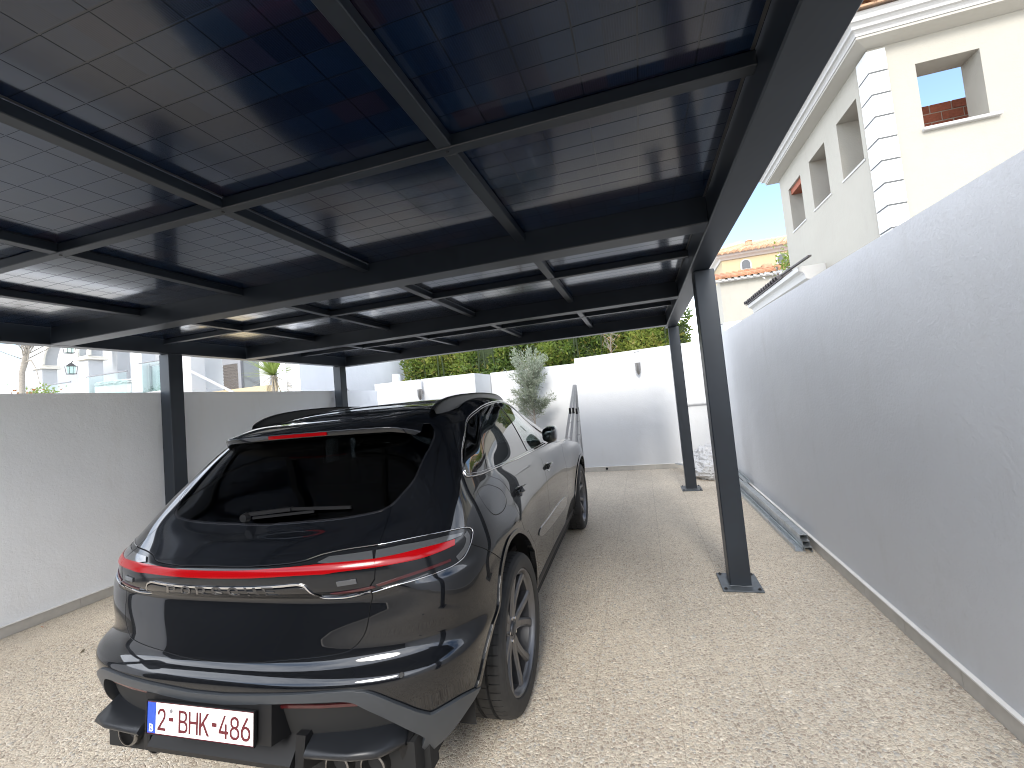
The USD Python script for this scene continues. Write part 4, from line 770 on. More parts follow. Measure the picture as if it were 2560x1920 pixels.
def region(pg, off=0., depth=.014, gap=.0022, step=.021, skirt=True):
    """The part of the car's surface inside the polygon, as vertices, faces, normals: its rim turned inwards by depth."""
    pg = pg.buffer(-gap) if gap else pg
    x0, y0, x1, y1 = pg.bounds; nx, ny = max(2, int((x1 - x0)/step)), max(2, int((y1 - y0)/step)); gx, gy = np.linspace(x0, x1, nx + 1), np.linspace(y0, y1, ny + 1)
    A, Bq = np.meshgrid(gx[:-1], gy[:-1]); cells = shapely.box(A.ravel(), Bq.ravel(), A.ravel() + (gx[1] - gx[0]), Bq.ravel() + (gy[1] - gy[0])); shapely.prepare(pg)
    inside = shapely.contains_properly(pg, cells); hit_ = shapely.intersects(pg, cells) & ~inside
    V, F, key = [], [], {}
    def vid(p):
        k = (round(p[0]*4e4), round(p[1]*4e4))
        if k not in key: key[k] = len(V); V.append(p)
        return key[k]
    ii = np.nonzero(inside)[0]
    for i in ii:
        a, b = A.ravel()[i], Bq.ravel()[i]; c, d = a + gx[1] - gx[0], b + gy[1] - gy[0]
        q = [vid((a, b)), vid((c, b)), vid((c, d)), vid((a, d))]; F += [(q[0], q[1], q[2]), (q[0], q[2], q[3])]
    for gme in shapely.intersection(pg, cells[hit_]):
        for g1 in getattr(gme, "geoms", [gme]):
            if g1.geom_type != "Polygon" or g1.area < 1e-9: continue
            if g1.convex_hull.area < g1.area*1.0005 and not g1.interiors:
                c = list(g1.exterior.coords)[:-1]
                if not g1.exterior.is_ccw: c = c[::-1]
                q = [vid(p) for p in c]; F += [(q[0], q[k], q[k + 1]) for k in range(1, len(q) - 1)]
            else:
                vv, ff = trimesh.creation.triangulate_polygon(g1, engine="earcut")
                for f in ff:
                    p = vv[f]
                    if (p[1, 0] - p[0, 0])*(p[2, 1] - p[0, 1]) - (p[1, 1] - p[0, 1])*(p[2, 0] - p[0, 0]) < 0: f = f[::-1]
                    F.append(tuple(vid(tuple(vv[k])) for k in f))
    V = np.array(V); F = np.array([f for f in F if len(set(f)) == 3]); u, v = V[:, 0]/UL, V[:, 1]/VL; N = SN(u, v); P = S(u, v) + N*off
    if not skirt: return P, F, N
    E = np.vstack([F[:, [0, 1]], F[:, [1, 2]], F[:, [2, 0]]]); code = {}
    for a, b in E.tolist(): code[(a, b)] = code.get((a, b), 0) + 1
    bd = np.array([(a, b) for (a, b) in code if (b, a) not in code])
    a, b = P[bd[:, 0]], P[bd[:, 1]]; na, nb = N[bd[:, 0]], N[bd[:, 1]]; out = np.cross(b - a, na); out /= np.maximum(np.linalg.norm(out, axis=1, keepdims=True), 1e-9)
    r = min(.0022, depth*.3)                                         # a small rolled edge catches light
    a1, b1 = a - na*r + out*r*.6, b - nb*r + out*r*.6; a2, b2 = a1 - na*depth, b1 - nb*depth; k = len(bd); o = len(P)
    SV = np.vstack([a, b, a1, b1, a1, b1, a2, b2]); SNn = np.vstack([na, nb, out, out, out, out, out, out]); i = np.arange(k)
    SF = np.vstack([np.stack([o + i, o + i + 2*k, o + i + 3*k], 1), np.stack([o + i, o + i + 3*k, o + i + k], 1), np.stack([o + i + 4*k, o + i + 6*k, o + i + 7*k], 1), np.stack([o + i + 4*k, o + i + 7*k, o + i + 5*k], 1)])
    return np.vstack([P, SV]), np.vstack([F, SF]), np.vstack([N, SNn])
def frame_at(u, v):
    p, n = S(u, v), SN(u, v); t = S(u + .003, v) - S(u - .003, v); t /= np.linalg.norm(t); return p, t, np.cross(n, t), n
def place(m, u, v, off=0.):
    """Mesh made with x along the car's flank, y up it, z outwards, set on the surface."""
    p, t, b, n = frame_at(u, v); V = np.asarray(m[0], float); return p + V[:, :1]*t + V[:, 1:2]*b + (V[:, 2:] + off)*n, m[1]
seam, ptop, plow, gl = D["seam"], D["ptop"], D["plow"], D["glass"]
tail_low, tail_top = sm(plow), sm(ptop[:9])
P_light = sym(uvpoly([(0, ptop[0][1])] + tail_top + [tuple(seam[4]), tuple(seam[5])] + tail_low[::-1] + [(0, plow[0][1])]))
P_lamp = uvpoly(sm(ptop[8:]) + [tuple(seam[5]), tuple(seam[4])])
P_up = sym(uvpoly([(0, gl[0][1])] + sm(gl[:7]) + sm(seam[0:4]) + tail_top[::-1] + [(0, ptop[0][1])]))
P_tl = sym(uvpoly([(0, plow[0][1])] + tail_low + sm(seam[6:]) + [(0, seam[-1][1])]))
P_bg = sym(uvpoly([(0, gl[0][1])] + sm(gl) + [(.186, .70), (.18, .728), (.14, .745), (0, .75)]))
ai, lo = D["archi"][:13] + [[.401, .075]], D["lowsil"]
P_arch = uvpoly([(.155, -.01), tuple(lo[2])] + sm(lo[::-1])[1:] + sm(ai) + [(.405, -.01)])
ao = [tuple(p) for p in D["archo"][:11]]
af = [tuple(p) for p in D["arch_fi"]]; P_archf = uvpoly([(af[0][0], -.01)] + af + [(af[-1][0], -.01)])
bt, bb = sm(D["bart"]), sm(D["barb"])
P_bar = sym(uvpoly([(0, bt[0][1])] + bt + [tuple(ai[0])] + sm(lo) + [(.168, .052), (.162, .075)] + bb[::-1] + [(0, bb[0][1])])).difference(unary_union([P_arch, shapely.affinity.scale(P_arch, -1, 1, origin=(0, 0))]))
P_val = sym(uvpoly([(0, bb[0][1])] + bb + [(.162, .075), (.168, .052), (.15, .03), (0, .03)]))
bs = D["bumpseam"]
P_bump = sym(uvpoly([(0, seam[-1][1])] + sm(seam[6:])[::-1] + [tuple(ptop[-1])] + sm(ptop[17:])[::-1] + [tuple(bs[1]), (.2700, .30), (.262, .26), (.258, .22), (.25, .17), (.236, .135), tuple(bt[-1])] + bt[::-1] + [(0, bt[0][1])])).difference(unary_union([P_arch, shapely.affinity.scale(P_arch, -1, 1, origin=(0, 0))]))
Wn = [tuple(x) for x in D["win"]]
wn = sm(Wn, 3, True); P_win = uvpoly(wn)
P_winO = P_win.buffer(.014)
bp = [(.4685, .54), (.4688, .60), (.4700, .67), (.4700, .76)]
P_rdoor = uvpoly( sm(D["rdoor"]) + [(.349, .300), (.3751, .2386), (.4022, .1326), (.415, .080), (.4934, .080), (.4934, .1223)] + sm(D["fdoor"][:7])[::-1] + [(u, v - .0085) for u, v in Wn[25:29]])
ff = D["ffend"]
P_fdoor = uvpoly(sm(D["fdoor"][:7]) + [(.4934, .1223), (.4934, .080), (.607, .08)] + sm(ff)[::-1] + [(u, v - .0085) for u, v in Wn[22:25]])
P_sill = uvpoly([(.398, .075), (.4022, .082), (.607, .077), (.663, .077), (.663, 0), (.398, 0)])
P_ws = sym(uvpoly([(.865, .565), (.845, .60), (.83, .66), (.825, .715), (.85, .735), (1, .735), (1, .555), (.90, .555)]))
P_hood = sym(uvpoly([(.80, .545), (1.0, .535), (1.0, .43), (.86, .425), (.77, .44), (.72, .47), (.74, .53)]))
P_flap = uvpoly(sm(D["flap"], 5, True))
mir = lambda pg: shapely.affinity.scale(pg, -1, 1, origin=(0, 0))
taken = unary_union([P_light, P_up, P_tl, P_bg, P_bar, P_val, P_bump, P_ws, P_hood] + [q for p in (P_lamp, P_arch, P_archf, P_winO, P_rdoor, P_fdoor, P_sill) for q in (p, mir(p))] + [P_flap, sbox(-UL, -.1, UL, 0.06).intersection(sbox(-.9, -.1, .9, .07))])
P_body = sbox(-UL, 0, UL, VL*.9995).difference(taken)
car = UsdGeom.Xform.Define(stage, "/World/parked_car"); car.AddTranslateOp().Set(Gf.Vec3d(-1.651, 2.1085, 0)); car.AddRotateZOp().Set(math.degrees(.0216)); car = tag(car, "dark grey sport utility car parked under the carport, seen from behind", "car")
def cpart(name, pg, mat, parent=car, **k): return part(parent, name, region(pg, **k), mat)
def both(name, pg, mat, parent=car, **k):
    m = region(pg, **k); return part(parent, name, m, mat), part(parent, name, mirx(m), mat)
body = cpart("body", P_body, "car_paint")
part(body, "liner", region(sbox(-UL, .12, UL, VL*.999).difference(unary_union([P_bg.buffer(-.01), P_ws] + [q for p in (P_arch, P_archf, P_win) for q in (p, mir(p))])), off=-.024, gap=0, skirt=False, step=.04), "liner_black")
tg = cpart("tailgate", unary_union([P_up]), "car_paint"); cpart("tailgate_panel", P_tl, "car_paint", tg)
cpart("rear_window", P_bg, "back_glass", off=-.002, skirt=False, gap=.003)
part(car, "window_seal", region(P_bg.difference(P_bg.buffer(-.011)).difference(sbox(-UL, .70*VL, UL, VL)), off=-.001, gap=.0005, depth=.006, step=.012), "gloss_black")
cpart("bumper", P_bump, "car_paint"); bt_ = cpart("bumper_trim", P_bar, "satin_trim", off=.010, depth=.06, gap=.001); cpart("lower_valance", P_val, "trim_black", off=-.045, depth=.004, gap=0)
# light bar
lb = cpart("tail_light_bar", P_light, "lamp_smoke", off=-.004)
shr = lambda A, B, f: [(u, v + (np.interp(u, [b[0] for b in B], [b[1] for b in B]) - v)*f) for u, v in A]
D["redt"], D["redb"] = shr(D["redt"], D["redb"], .05), shr(D["redb"], D["redt"], .05)
rt, rb_ = sm(D["redt"][:5]), sm(D["redb"][:7])
cpart("red_strip", sym(uvpoly([(0, rt[0][1])] + rt + rb_[::-1] + [(0, rb_[0][1])])), "red_lens", lb, off=.0015, depth=.004, gap=.0008, step=.012)
def strip(pts, w0, w1=None):
    L = LineString([(u*UL, v*VL) for u, v in sm(pts)]); return L.buffer(w0, cap_style="flat")
both("clear_strip", uvpoly([(.100, .4265), (.1318, .4285), (.1335, .4115), (.108, .4105), (.092, .4165)]), "lamp_clear", lb, off=.0008, depth=.003, gap=.001, step=.012)
both("lower_strip", strip([(.094, .3585), (.112, .3620), (.1295, .3660)], .0055), "dark_red", lb, off=.0004, depth=.003, gap=.0005, step=.012)
both("clear_strip", strip([(.1065, .3795), (.1205, .3805)], .0075), "lamp_clear", lb, off=.0006, depth=.003, gap=.0005, step=.012)
cpart("chrome_strip", sym(strip([(-.004, plow[0][1] + .003)] + [(u, v + .003) for u, v in plow], .0028)), "chrome", lb, off=.0006, depth=.003, gap=.0003, step=.012)
tx = "PORSCHE"; x = 0; ms = []
for ch in tx:
    m = meshkit.text_mesh(ch, .024, .003, bold=True); v = np.array(m.vertices); wch = v[:, 0].max() - v[:, 0].min(); sc = .052/max(wch, 1e-6); v[:, 0] = (v[:, 0] - v[:, 0].min())*sc + x; x += .052 + .0265; ms.append((v, np.array(m.faces)))
tot = x - .0265
for ch, m in zip(tx, ms):
    v = m[0].copy(); xx = v[:, 0] - tot/2
    uu_ = np.interp(np.abs(xx), S(np.linspace(0, .12, 80), .374)[:, 0], np.linspace(0, .12, 80))*np.sign(xx); vv_ = .3672 + v[:, 1]*(.0135/.024)
    part(lb, "letter", (S(uu_, vv_) + SN(uu_, vv_)*(-.0035 + v[:, 2:3]*1.6), m[1]), "gloss_black")
lm = both("tail_lamp", P_lamp, "lamp_smoke", off=-.003, depth=.02)
rl = uvpoly(sm(D["redt"][4:]) + sm(D["redb"][6:])[::-1]); cl = uvpoly([(.1345, .4285), (.1535, .4300), (.1884, .4272), (.2066, .4228), (.2030, .4180), (.1701, .4165), (.1514, .4140), (.1345, .4118)])
for i, l in enumerate(lm):
    f = (lambda m: m) if i == 0 else mirx
    part(l, "red_strip", f(region(rl, off=.002, depth=.004, gap=.0008, step=.012)), "red_lens"); part(l, "clear_strip", f(region(cl, off=.0002, depth=.003, gap=.001, step=.012)), "lamp_clear")
    part(l, "end_strip", f(region(strip([(.2085, .4200), (.2105, .4080), (.2060, .3910), (.1960, .3770)], .013), off=.0002, depth=.003, gap=.0005, step=.012)), "lamp_clear")
    part(l, "lower_strip", f(region(strip([(.1325, .3680), (.1514, .3740), (.1700, .3775), (.1900, .3800)], .0055), off=.0002, depth=.003, gap=.0005, step=.012)), "dark_red")
    part(l, "lower_strip", f(region(strip([(.1325, .3600), (.1514, .3640), (.1700, .3690)], .003), off=.0002, depth=.003, gap=.0003, step=.012)), "lamp_clear")
    rim_ = np.array(sm(ptop[8:])); part(l, "chrome_edge", f(tube(S(rim_[:, 0], rim_[:, 1]) + SN(rim_[:, 0], rim_[:, 1])*.0005, .0022, 6)), "chrome", 60)
# doors, windows, trims
both_d = []
for nm, pg, hu in (("rear_door", P_rdoor, D["rhandle"][0]), ("front_door", P_fdoor, D["fhandle"][0])):
    for i, d in enumerate(both(nm, pg, "car_paint")):
        f = (lambda m: m) if i == 0 else mirx
        a = np.linspace(0, 2*PI, 24, endpoint=False); dish = np.array([(math.cos(t)*.062, math.sin(t)*.036, -.001 if False else .0008) for t in a])
        part(d, "handle_recess", f(place(hull([(x_, y_, z_) for x_, y_, _ in dish for z_ in (.0, .0012)]), hu[0], hu[1])), "gloss_black")
        h = part(d, "handle", f(place(join(hull([(math.cos(t)*k[0] , math.sin(t)*k[1] + .004, k[2]) for t in a for k in ((.098, .0135, .016), (.105, .017, .024), (.098, .0125, .031))]), bx((-.098, -.006, .0), (-.08, .012, .02)), bx((.08, -.006, 0), (.098, .012, .02))), hu[0] + .006, hu[1])), "car_paint", 40)
        part(h, "key_cover", f(place(bx((-.112, -.010, .004), (-.099, .016, .026), .004), hu[0] + .006, hu[1])), "car_paint")
bl = D["blade"]
for i in (0, 1):
    m = region(uvpoly(sm(bl, 4, True)), off=.006, depth=.01, gap=0, step=.012); part(car, "side_blade", m if i == 0 else mirx(m), "gloss_black")
rw = P_win.intersection(sbox(0, 0, .4670*UL, VL)); fw = P_win.intersection(sbox(.4735*UL, 0, UL, VL)); qdiv = Polygon([(u*UL, v*VL) for u, v in ((.287, .50), (.2945, .50), (.345, .76), (.336, .76))])
both("rear_door_window", rw.difference(qdiv), "privacy_glass", off=-.003, skirt=False, gap=.004, step=.015); both("front_door_window", fw, "tinted_glass", off=-.003, skirt=False, gap=.004, step=.015)
both("window_divider", rw.intersection(qdiv), "gloss_black", off=-.001, depth=.008, gap=.001); both("pillar_trim", P_win.intersection(sbox(.4675*UL, 0, .4730*UL, VL)), "gloss_black", off=.001, depth=.008, gap=.0005)
both("window_seal", P_winO.difference(P_win.buffer(-.005)), "gloss_black", off=.0005, depth=.008, gap=.0004, step=.015)
def loop_tube(pg, off, r, close=True):
    c = np.array(pg.exterior.coords)[:-1]; L = LineString(np.vstack([c, c[:1]])); k = int(L.length/.012); q = np.array([L.interpolate(i/k, normalized=True).coords[0] for i in range(k)])
    u, v = q[:, 0]/UL, q[:, 1]/VL; return tube(S(u, v) + SN(u, v)*off, r, 7, closed=True)
for i in (0, 1):
    f = (lambda m: m) if i == 0 else mirx
    part(car, "window_trim", f(loop_tube(P_win.buffer(.0125), .003, .0042)), "chrome", 60); part(car, "window_trim", f(loop_tube(P_win.buffer(-.006), .0005, .0022)), "chrome", 60)
cpart("windscreen", P_ws, "tinted_glass", skirt=False); cpart("bonnet", P_hood, "car_paint"); both("side_sill", P_sill, "trim_black", off=.004, depth=.04)
fl = cpart("fuel_flap", P_flap, "car_paint")
# wheel arches: turned lips and black liners
lipo = P_arch.buffer(.024).difference(P_arch).difference(sbox(-UL, -.2, UL, .02)).difference(P_bar.buffer(.002)).intersection(sbox(0, 0, UL, VL))
both("arch_lip", lipo, "car_paint", off=.007, depth=.03, gap=.0005, step=.012); both("arch_lip", P_archf.buffer(.03).difference(P_archf).difference(sbox(-UL, -.2, UL, .02)), "car_paint", off=.007, depth=.03, gap=.0005, step=.014)
def arch_liner(yc, rad, x0, x1):
    a = np.radians(np.linspace(-10, 190, 30)); V = np.array([(x_, yc + rad*math.cos(t), .385 + rad*math.sin(t)) for x_ in (x0, x1) for t in a]); n = len(a); F = [(i, i + 1, n + i + 1) for i in range(n - 1)] + [(i, n + i + 1, n + i) for i in range(n - 1)]
    c = len(V); V = np.vstack([V, [(x0, yc, .385)]]); F += [(c, i + 1, i) for i in range(n - 1)]; return V, np.array(F)
for yc, rad in ((-.03, .52), (2.807, .455)):
    for s in (1, -1): part(car, "arch_liner", arch_liner(yc, rad, s*.60, s*.875), "liner_black")
part(car, "underbody", join(bx((-.74, -.78, .24), (.74, -.56, .40)), bx((-.56, -.6, .22), (.56, 3.4, .46)), bx((-.84, .55, .22), (.84, 2.2, .44))), "liner_black")
# cabin
part(car, "cabin_floor", bx((-.80, -.70, .62), (.80, 2.2, .66)), "leather_dark")
for sx_ in (-.38, .38):
    st_ = part(car, "seat", join(hull([(sx_ + a*.23, y, z) for a in (-1, 1) for y, z in ((.95, .70), (1.40, .74), (1.40, .84), (.98, .86))]), hull([(sx_ + a*w_, y, z) for a in (-1, 1) for w_, y, z in ((.23, .93, .75), (.23, 1.08, .75), (.17, .72, 1.30), (.17, .80, 1.32))])), "leather_dark")
    part(st_, "headrest", hull([(sx_ + a*.12, y, z) for a in (-1, 1) for y, z in ((.68, 1.33), (.77, 1.33), (.66, 1.47), (.73, 1.48))]), "leather_dark")
part(car, "rear_seat", join(hull([(a*.62, y, z) for a in (-1, 1) for y, z in ((-.02, .70), (.14, .70), (-.18, 1.16), (-.08, 1.18))]), *[hull([(sx_ + a*.11, y, z) for a in (-1, 1) for y, z in ((-.2, 1.19), (-.11, 1.19), (-.21, 1.29), (-.14, 1.3))]) for sx_ in (-.38, .38)]), "leather_dark")
part(car, "dashboard", hull([(a*.66, y, z) for a in (-1, 1) for y, z in ((1.62, .75), (1.58, 1.02), (2.2, 1.06), (2.2, .75))]), "leather_dark")
# spoiler with brake light
xs_ = np.linspace(-1, 1, 41); SV, k = [], 0
for s in xs_:
    a = abs(s); x_ = s*.60; te = np.array([x_, -.432 + .085*a**2.2 + .09*max(0, (a - .8)/.2)**2, 1.507 - .012*a**2 - .045*max(0, (a - .78)/.22)**2])
    ur = np.interp(min(a*.60, .50), S(np.linspace(0, .3, 90), .80)[:, 0], np.linspace(0, .3, 90)); p0 = S(ur*(1 if s >= 0 else -1), .80); p0 = p0 + np.array([x_ - p0[0], 0, .003 - .030*max(0, (a - .8)/.2)])
    mid = (p0 + te)/2 + [0, 0, .016]; lip = te + [0, .004, -.030]; un = np.array([x_*.985, te[1] + .13, te[2] - .055]); un2 = np.array([x_*.97, te[1] + .20, te[2] - .05])
    SV.append([p0, .25*p0 + .5*mid + .25*te + (p0 - te)*.14, .25*p0 + .5*mid + .25*te - (p0 - te)*.14, te, te + [0, -.003, -.010], lip, un, un2])
SV = np.array(SV); q = SV.shape[1]; F = [(i*q + j, (i + 1)*q + j, (i + 1)*q + j + 1) for i in range(40) for j in range(q - 1)] + [(i*q + j, (i + 1)*q + j + 1, i*q + j + 1) for i in range(40) for j in range(q - 1)]
ends = [(0, j, j + 1) for j in range(1, q - 1)] + [(40*q, 40*q + j + 1, 40*q + j) for j in range(1, q - 1)]
sp = part(car, "spoiler", (SV.reshape(-1, 3), np.array([f[::-1] for f in F] + ends)), "car_paint", 35)
xx = np.linspace(-.17, .17, 15); yy = -.432 + .085*(np.abs(xx)/.6)**2.2
part(sp, "brake_light", hull([(x_, y_ + d, 1.507 - .012*(x_/.6)**2 + z_) for x_, y_ in zip(xx, yy) for d, z_ in ((-.0055, -.010), (-.0045, -.026), (.004, -.010), (.004, -.026))]), "red_lens")
# roof rails
for s in (1, -1):
    pts_ = np.array([(.580, -.13, 1.556), (.582, -.06, 1.590), (.585, .06, 1.616), (.588, .28, 1.633), (.590, .55, 1.638), (.585, .85, 1.628), (.578, 1.02, 1.606), (.572, 1.12, 1.575)]); t_ = np.linspace(0, 1, 8); q_ = PchipInterpolator(t_, pts_)(np.linspace(0, 1, 40)); q_[:, 0] *= s
    qs = []
    for i_, p_ in enumerate(q_):
        hgt = max(.022, min(.075, p_[2] - 1.53)); wd = .016
        qs.append([p_ + [sg*wd, 0, zz] for sg, zz in ((-1.25, -hgt), (-1., -.012), (-.6, 0), (.6, 0), (1., -.012), (1.25, -hgt))])
    qs = np.array(qs); n_, m_ = qs.shape[:2]; F_ = [(i*m_ + j, i*m_ + j + 1, (i + 1)*m_ + j + 1) for i in range(n_ - 1) for j in range(m_ - 1)] + [(i*m_ + j, (i + 1)*m_ + j + 1, (i + 1)*m_ + j) for i in range(n_ - 1) for j in range(m_ - 1)]
    part(car, "roof_rail", (qs.reshape(-1, 3), np.array(F_)), "rail_black", 50)
# wiper
wp = part(car, "wiper", join(bar((-.10, -.628, 1.168), (.12, -.612, 1.182), .022, .014), bar((.10, -.612, 1.182), (.41, -.600, 1.178), .010, .012), bar((-.06, -.640, 1.155), (.24, -.618, 1.170), .008, .010)), "plastic_black")
part(wp, "pivot_cover", hull([(-.10 + math.cos(t)*r_*1.1, -.635 + d*.02, 1.158 + math.sin(t)*r_) for t in np.linspace(0, 6.28, 14) for r_, d in ((.021, 0), (.017, -1))]), "plastic_black")
# mirrors, folded in
for s in (1, -1):
    e = trimesh.creation.icosphere(subdivisions=3, radius=1.); v = np.array(e.vertices); v = np.sign(v)*np.abs(v)**.62*[.058, .112, .066]; v[:, 0] *= 1 - .30*np.clip(v[:, 1]/.112, 0, 1); v[:, 2] *= 1 - .25*np.clip(v[:, 1]/.112, 0, 1); v[:, 1] *= 1 - .25*(v[:, 2] < 0)*np.abs(v[:, 2])/.07; v[:, 2] += .012*(v[:, 1]/.118)
    m = move((v, np.array(e.faces)), (.905, 1.36, 1.252)); m = m if s > 0 else mirx(m); mm = part(car, "mirror", m, "gloss_black", 60)
    g_ = move((v*[.80, .2, .82], np.array(e.faces)), (.898, 1.262, 1.254)); part(mm, "mirror_glass", g_ if s > 0 else mirx(g_), "mirror_glass", 60)
    a_ = hull([(x_, y_, z_) for x_, y_, z_ in ((.85, 1.44, 1.155), (.85, 1.60, 1.15), (.93, 1.40, 1.18), (.93, 1.47, 1.18), (.86, 1.44, 1.195), (.86, 1.58, 1.185), (.925, 1.40, 1.205), (.925, 1.47, 1.205))]); part(mm, "mirror_arm", a_ if s > 0 else mirx(a_), "gloss_black")
# rear lower end: plate, reflectors, exhaust pods and pipes
pb = part(car, "plate_mount", hull([(x_, y_, z_) for x_ in (-.29, .29) for y_, z_ in ((-.85, .44), (-.935, .462), (-.925, .592), (-.85, .60))]), "trim_black")
part(car, "plate_lower_panel", hull([(x_, y_, z_) for x_ in (-.33, .33) for y_, z_ in ((-.75, .29), (-.90, .355), (-.905, .375), (-.84, .45), (-.75, .45))]), "trim_black")
ti = math.radians(-4)
def on_plate(m): 
    v = np.array(m[0], float); v[:, 0] *= .94
    return move(move((v, m[1]), rx=PI/2 + ti), (-.012, -.942, .521))
pt_ = part(car, "number_plate", on_plate(bx((-.26, -.055, 0), (.26, .055, .004), .002)), "plate_white")
part(pt_, "plate_frame", on_plate(join(bx((-.2635, -.058, -.004), (.2635, -.0552, .0065), .001), bx((-.2635, .0552, -.004), (.2635, .058, .0065), .001), bx((-.2635, -.0552, -.004), (-.2602, .0552, .0065)), bx((.2602, -.0552, -.004), (.2635, .0552, .0065)))), "plastic_black")
part(pt_, "plate_border", on_plate(join(bx((-.2595, -.0547, .004), (.2595, -.0525, .0047)), bx((-.2595, .0525, .004), (.2595, .0547, .0047)), bx((.2573, -.0524, .004), (.2595, .0524, .0047)))), "plate_red")
part(pt_, "country_band", on_plate(bx((-.259, -.0523, .004), (-.216, .0523, .0046))), "plate_blue")
def glyph(ch, x0, w_, h_, z0, y0, mat, bold=False):
    m = meshkit.text_mesh(ch, h_, .0012, bold=bold); v = np.array(m.vertices); v[:, 0] = (v[:, 0] - v[:, 0].min())*w_/max(np.ptp(v[:, 0]), 1e-6) + x0
    if h_ > .03: v[:, 1] = (v[:, 1] - v[:, 1].min())*h_/np.ptp(v[:, 1])
    v[:, 1] += y0; v[:, 2] += z0; part(pt_, "character", on_plate((v, np.array(m.faces))), mat)
glyph("B", -.247, .020, .024, .0046, -.046, "plate_white", True)
for ch, x0, w_ in (("2", -.205, .040), ("B", -.098, .044), ("H", -.047, .044), ("K", .004, .047), ("4", .098, .045), ("8", .150, .044), ("6", .201, .044)): glyph(ch, x0, w_, .074, .004, -.040, "plate_red")
for x0 in (-.146, .067): part(pt_, "dash", on_plate(bx((x0 - .002, -.006, .004), (x0 + .020, .006, .0052))), "plate_red")
part(pt_, "seal", on_plate(move(lathe([(0, .0048), (.007, .0048), (.007, .004)], 16), (-.137, .028, 0))), "frame_grey")
for s in (1, -1):
    f = (lambda m: m) if s > 0 else mirx
    xx = np.linspace(.27, .58, 12); yy = np.interp(xx, [0, .3, .45, .6], [-.9, -.889, -.876, -.85])
    for i in range(1): part(car, "reflector", f(join(*[hull([(x_, y_ + d, z_ + .02*(x_ - .27)) for x_, y_ in ((xx[k], yy[k]), (xx[k + 1], yy[k + 1])) for d in (0, .02) for z_ in (.556, .566)]) for k in range(11)])), "dark_red")
    pod = part(car, "exhaust_pod", f(hull([(x_, y_, z_) for x_, y_, z_ in ((.37, -.80, .452), (.68, -.75, .466), (.385, -.885, .432), (.385, -.902, .415), (.56, -.895, .441), (.56, -.905, .424), (.645, -.872, .438), (.652, -.880, .420), (.71, -.80, .415), (.715, -.79, .395), (.70, -.68, .38), (.385, -.895, .400), (.57, -.893, .410), (.655, -.865, .406), (.37, -.72, .40))])), "pod_trim", 60)
    part(car, "diffuser_fin", f(hull([(x_, y_, z_) for x_, y_, z_ in ((.335, -.70, .28), (.385, -.70, .28), (.34, -.895, .352), (.37, -.89, .350), (.335, -.875, .46), (.375, -.875, .46), (.335, -.7, .46), (.385, -.7, .46))])), "trim_black")
    part(car, "diffuser_fin", f(hull([(x_, y_, z_) for x_, y_, z_ in ((.69, -.60, .27), (.72, -.60, .27), (.69, -.775, .32), (.715, -.765, .32), (.685, -.80, .40), (.72, -.78, .40), (.69, -.6, .44), (.74, -.6, .44))])), "trim_black")
    part(car, "diffuser_back", f(bx((.386, -.72, .25), (.765, -.66, .42))), "liner_black")
    for xc, zc in ((.440, .306), (.588, .322)):
        pp = part(car, "exhaust_pipe", f(move(lathe([(.040, .14), (.040, .0), (.0435, -.012), (.050, -.010), (.053, .002), (.053, .14)], 40, "y"), (xc, -.80, zc))), "exhaust_steel", 50); part(pp, "pipe_bore", f(move(lathe([(0, .10), (.040, .10)], 24, "y"), (xc, -.80, zc))), "liner_black")
part(car, "parking_sensor", place(lathe([(0, .003), (.008, .003), (.0095, 0)], 16), .150, .216, .0), "plastic_black")
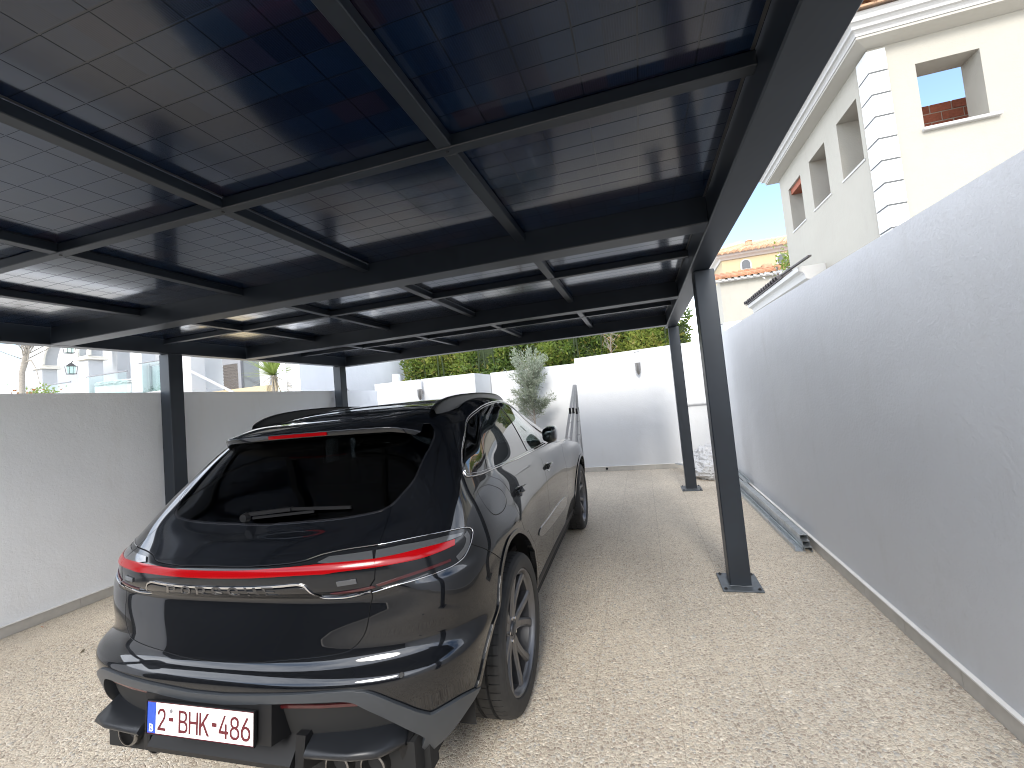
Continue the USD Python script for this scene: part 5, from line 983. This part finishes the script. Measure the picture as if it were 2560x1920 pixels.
# wheels
def wheel():
    t = UsdGeom.Xform.Define(stage, "/World/Looks/wheel_source"); return t
def wheel_meshes(phase):
    R = .373; out = []
    ty = lathe([(.286, -.118), (.292, -.134), (.312, -.142), (.338, -.1425), (.357, -.134), (.3655, -.122), (.3665, -.104), (.3665, -.0685), (.360, -.0665), (.360, -.0585), (.3672, -.0565), (.3672, -.008), (.360, -.006), (.360, .006), (.3672, .008), (.3672, .0565), (.360, .0585), (.360, .0665), (.3665, .0685), (.3665, .104), (.3655, .122), (.357, .134), (.338, .1425), (.312, .142), (.292, .136), (.2865, .126), (.280, .118)], 96, "x")
    out.append(("tyre", ty, "tyre_rubber", 25))
    blk = []; n = 58
    for s in (-1, 1):
        for k in range(n):
            a0, a1 = 2*PI*(k + .06)/n, 2*PI*(k + .94)/n
            pr = [(.0695, .3720), (.100, .3712), (.118, .3672), (.128, .3608), (.0695, .364), (.118, .360), (.128, .356)]
            blk.append(hull([(s*x_, r_*math.cos(a), r_*math.sin(a)) for x_, r_ in pr for a in (a0, a1)]))
    for x0, x1 in ((-.0555, -.0095), (.0095, .0555)):
        for k in range(40):
            a0, a1 = 2*PI*(k + .03)/40, 2*PI*(k + .97)/40; blk.append(hull([(x_, r_*math.cos(a), r_*math.sin(a)) for x_ in (x0, x1) for r_ in (.364, .3728) for a in np.linspace(a0, a1, 3)]))
    out.append(("tread_block", join(*blk), "tyre_rubber", False))
    rm = lathe([(.2865, .122), (.2862, .129), (.281, .1305), (.2755, .126), (.2715, .113), (.267, .104), (.260, .098), (.257, .02), (.25, -.08), (.27, -.12), (.285, -.122)], 96, "x"); out.append(("rim", rm, "rim_grey", 35))
    sp_ = []
    for k in range(5):
        c = phase + 2*PI*k/5
        for s in (-1, 1):
            st_ = []
            for f_, w_ in ((0., .028), (.35, .0235), (.7, .0215), (1., .026)):
                r_ = .055 + f_*.212; a = c + s*(.16 + .085*f_ + .06*f_*f_)*(.85 if f_ == 0 else 1.); xx_ = .074 + .032*f_**1.6
                rad = np.array([0, math.cos(a), math.sin(a)]); tan_ = np.array([0, -math.sin(a), math.cos(a)])
                st_.append([rad*r_ + tan_*w_*b_ + np.array([xx_ + z_, 0, 0]) for b_, z_ in ((-1, -.004), (-.55, .006), (.55, .006), (1, -.004), (.8, -.040), (-.8, -.040))])
            for i in range(3): sp_.append(hull(st_[i] + st_[i + 1]))
    out.append(("spoke", sp_, "rim_grey", 30))
    out.append(("hub", join(lathe([(.0, .085), (.033, .085), (.036, .080), (.036, .076), (.058, .078), (.074, .070), (.078, .03), (0, .03)], 40, "x")), "rim_grey", 35))
    out.append(("hub_cap", lathe([(0, .092), (.024, .091), (.030, .086), (.030, .08)], 32, "x"), "satin_trim", 40))
    out.append(("wheel_bolt", [move(lathe([(0, .0), (.009, 0), (.0105, -.012)], 6, "x"), (.083, .056*math.cos(phase + 2*PI*(k + .5)/5), .056*math.sin(phase + 2*PI*(k + .5)/5))) for k in range(5)], "chrome", False))
    out.append(("brake_disc", lathe([(.0, -.012), (.09, -.012), (.09, -.002), (.178, -.002), (.178, -.030), (0, -.030)], 48, "x"), "disc_steel", 30))
    out.append(("brake_caliper", hull([(x_, r_*math.cos(a), r_*math.sin(a)) for x_ in (-.05, .035) for r_ in (.125, .205) for a in np.radians((150, 165, 180, 195, 210))]), "satin_trim", 30))
    return out
for (yc, ph) in ((0., 1.18), (2.807, .55)):
    W_ = wheel_meshes(ph)
    for s in (1, -1):
        f = (lambda m: m) if s > 0 else mirx; wh = None
        for nm, m, mt, smo in W_:
            ms_ = m if isinstance(m, list) else [m]
            if nm == "spoke": ms_ = [join(*ms_[6*k:6*k + 6]) for k in range(5)]
            for mm in ms_:
                q = f(move(mm, (.797, yc, .373)));
                if wh is None: wh = part(car, "wheel", q, mt, smo)
                else: part(wh, nm, q, mt, smo, kind="stuff" if nm == "tread_block" else None)
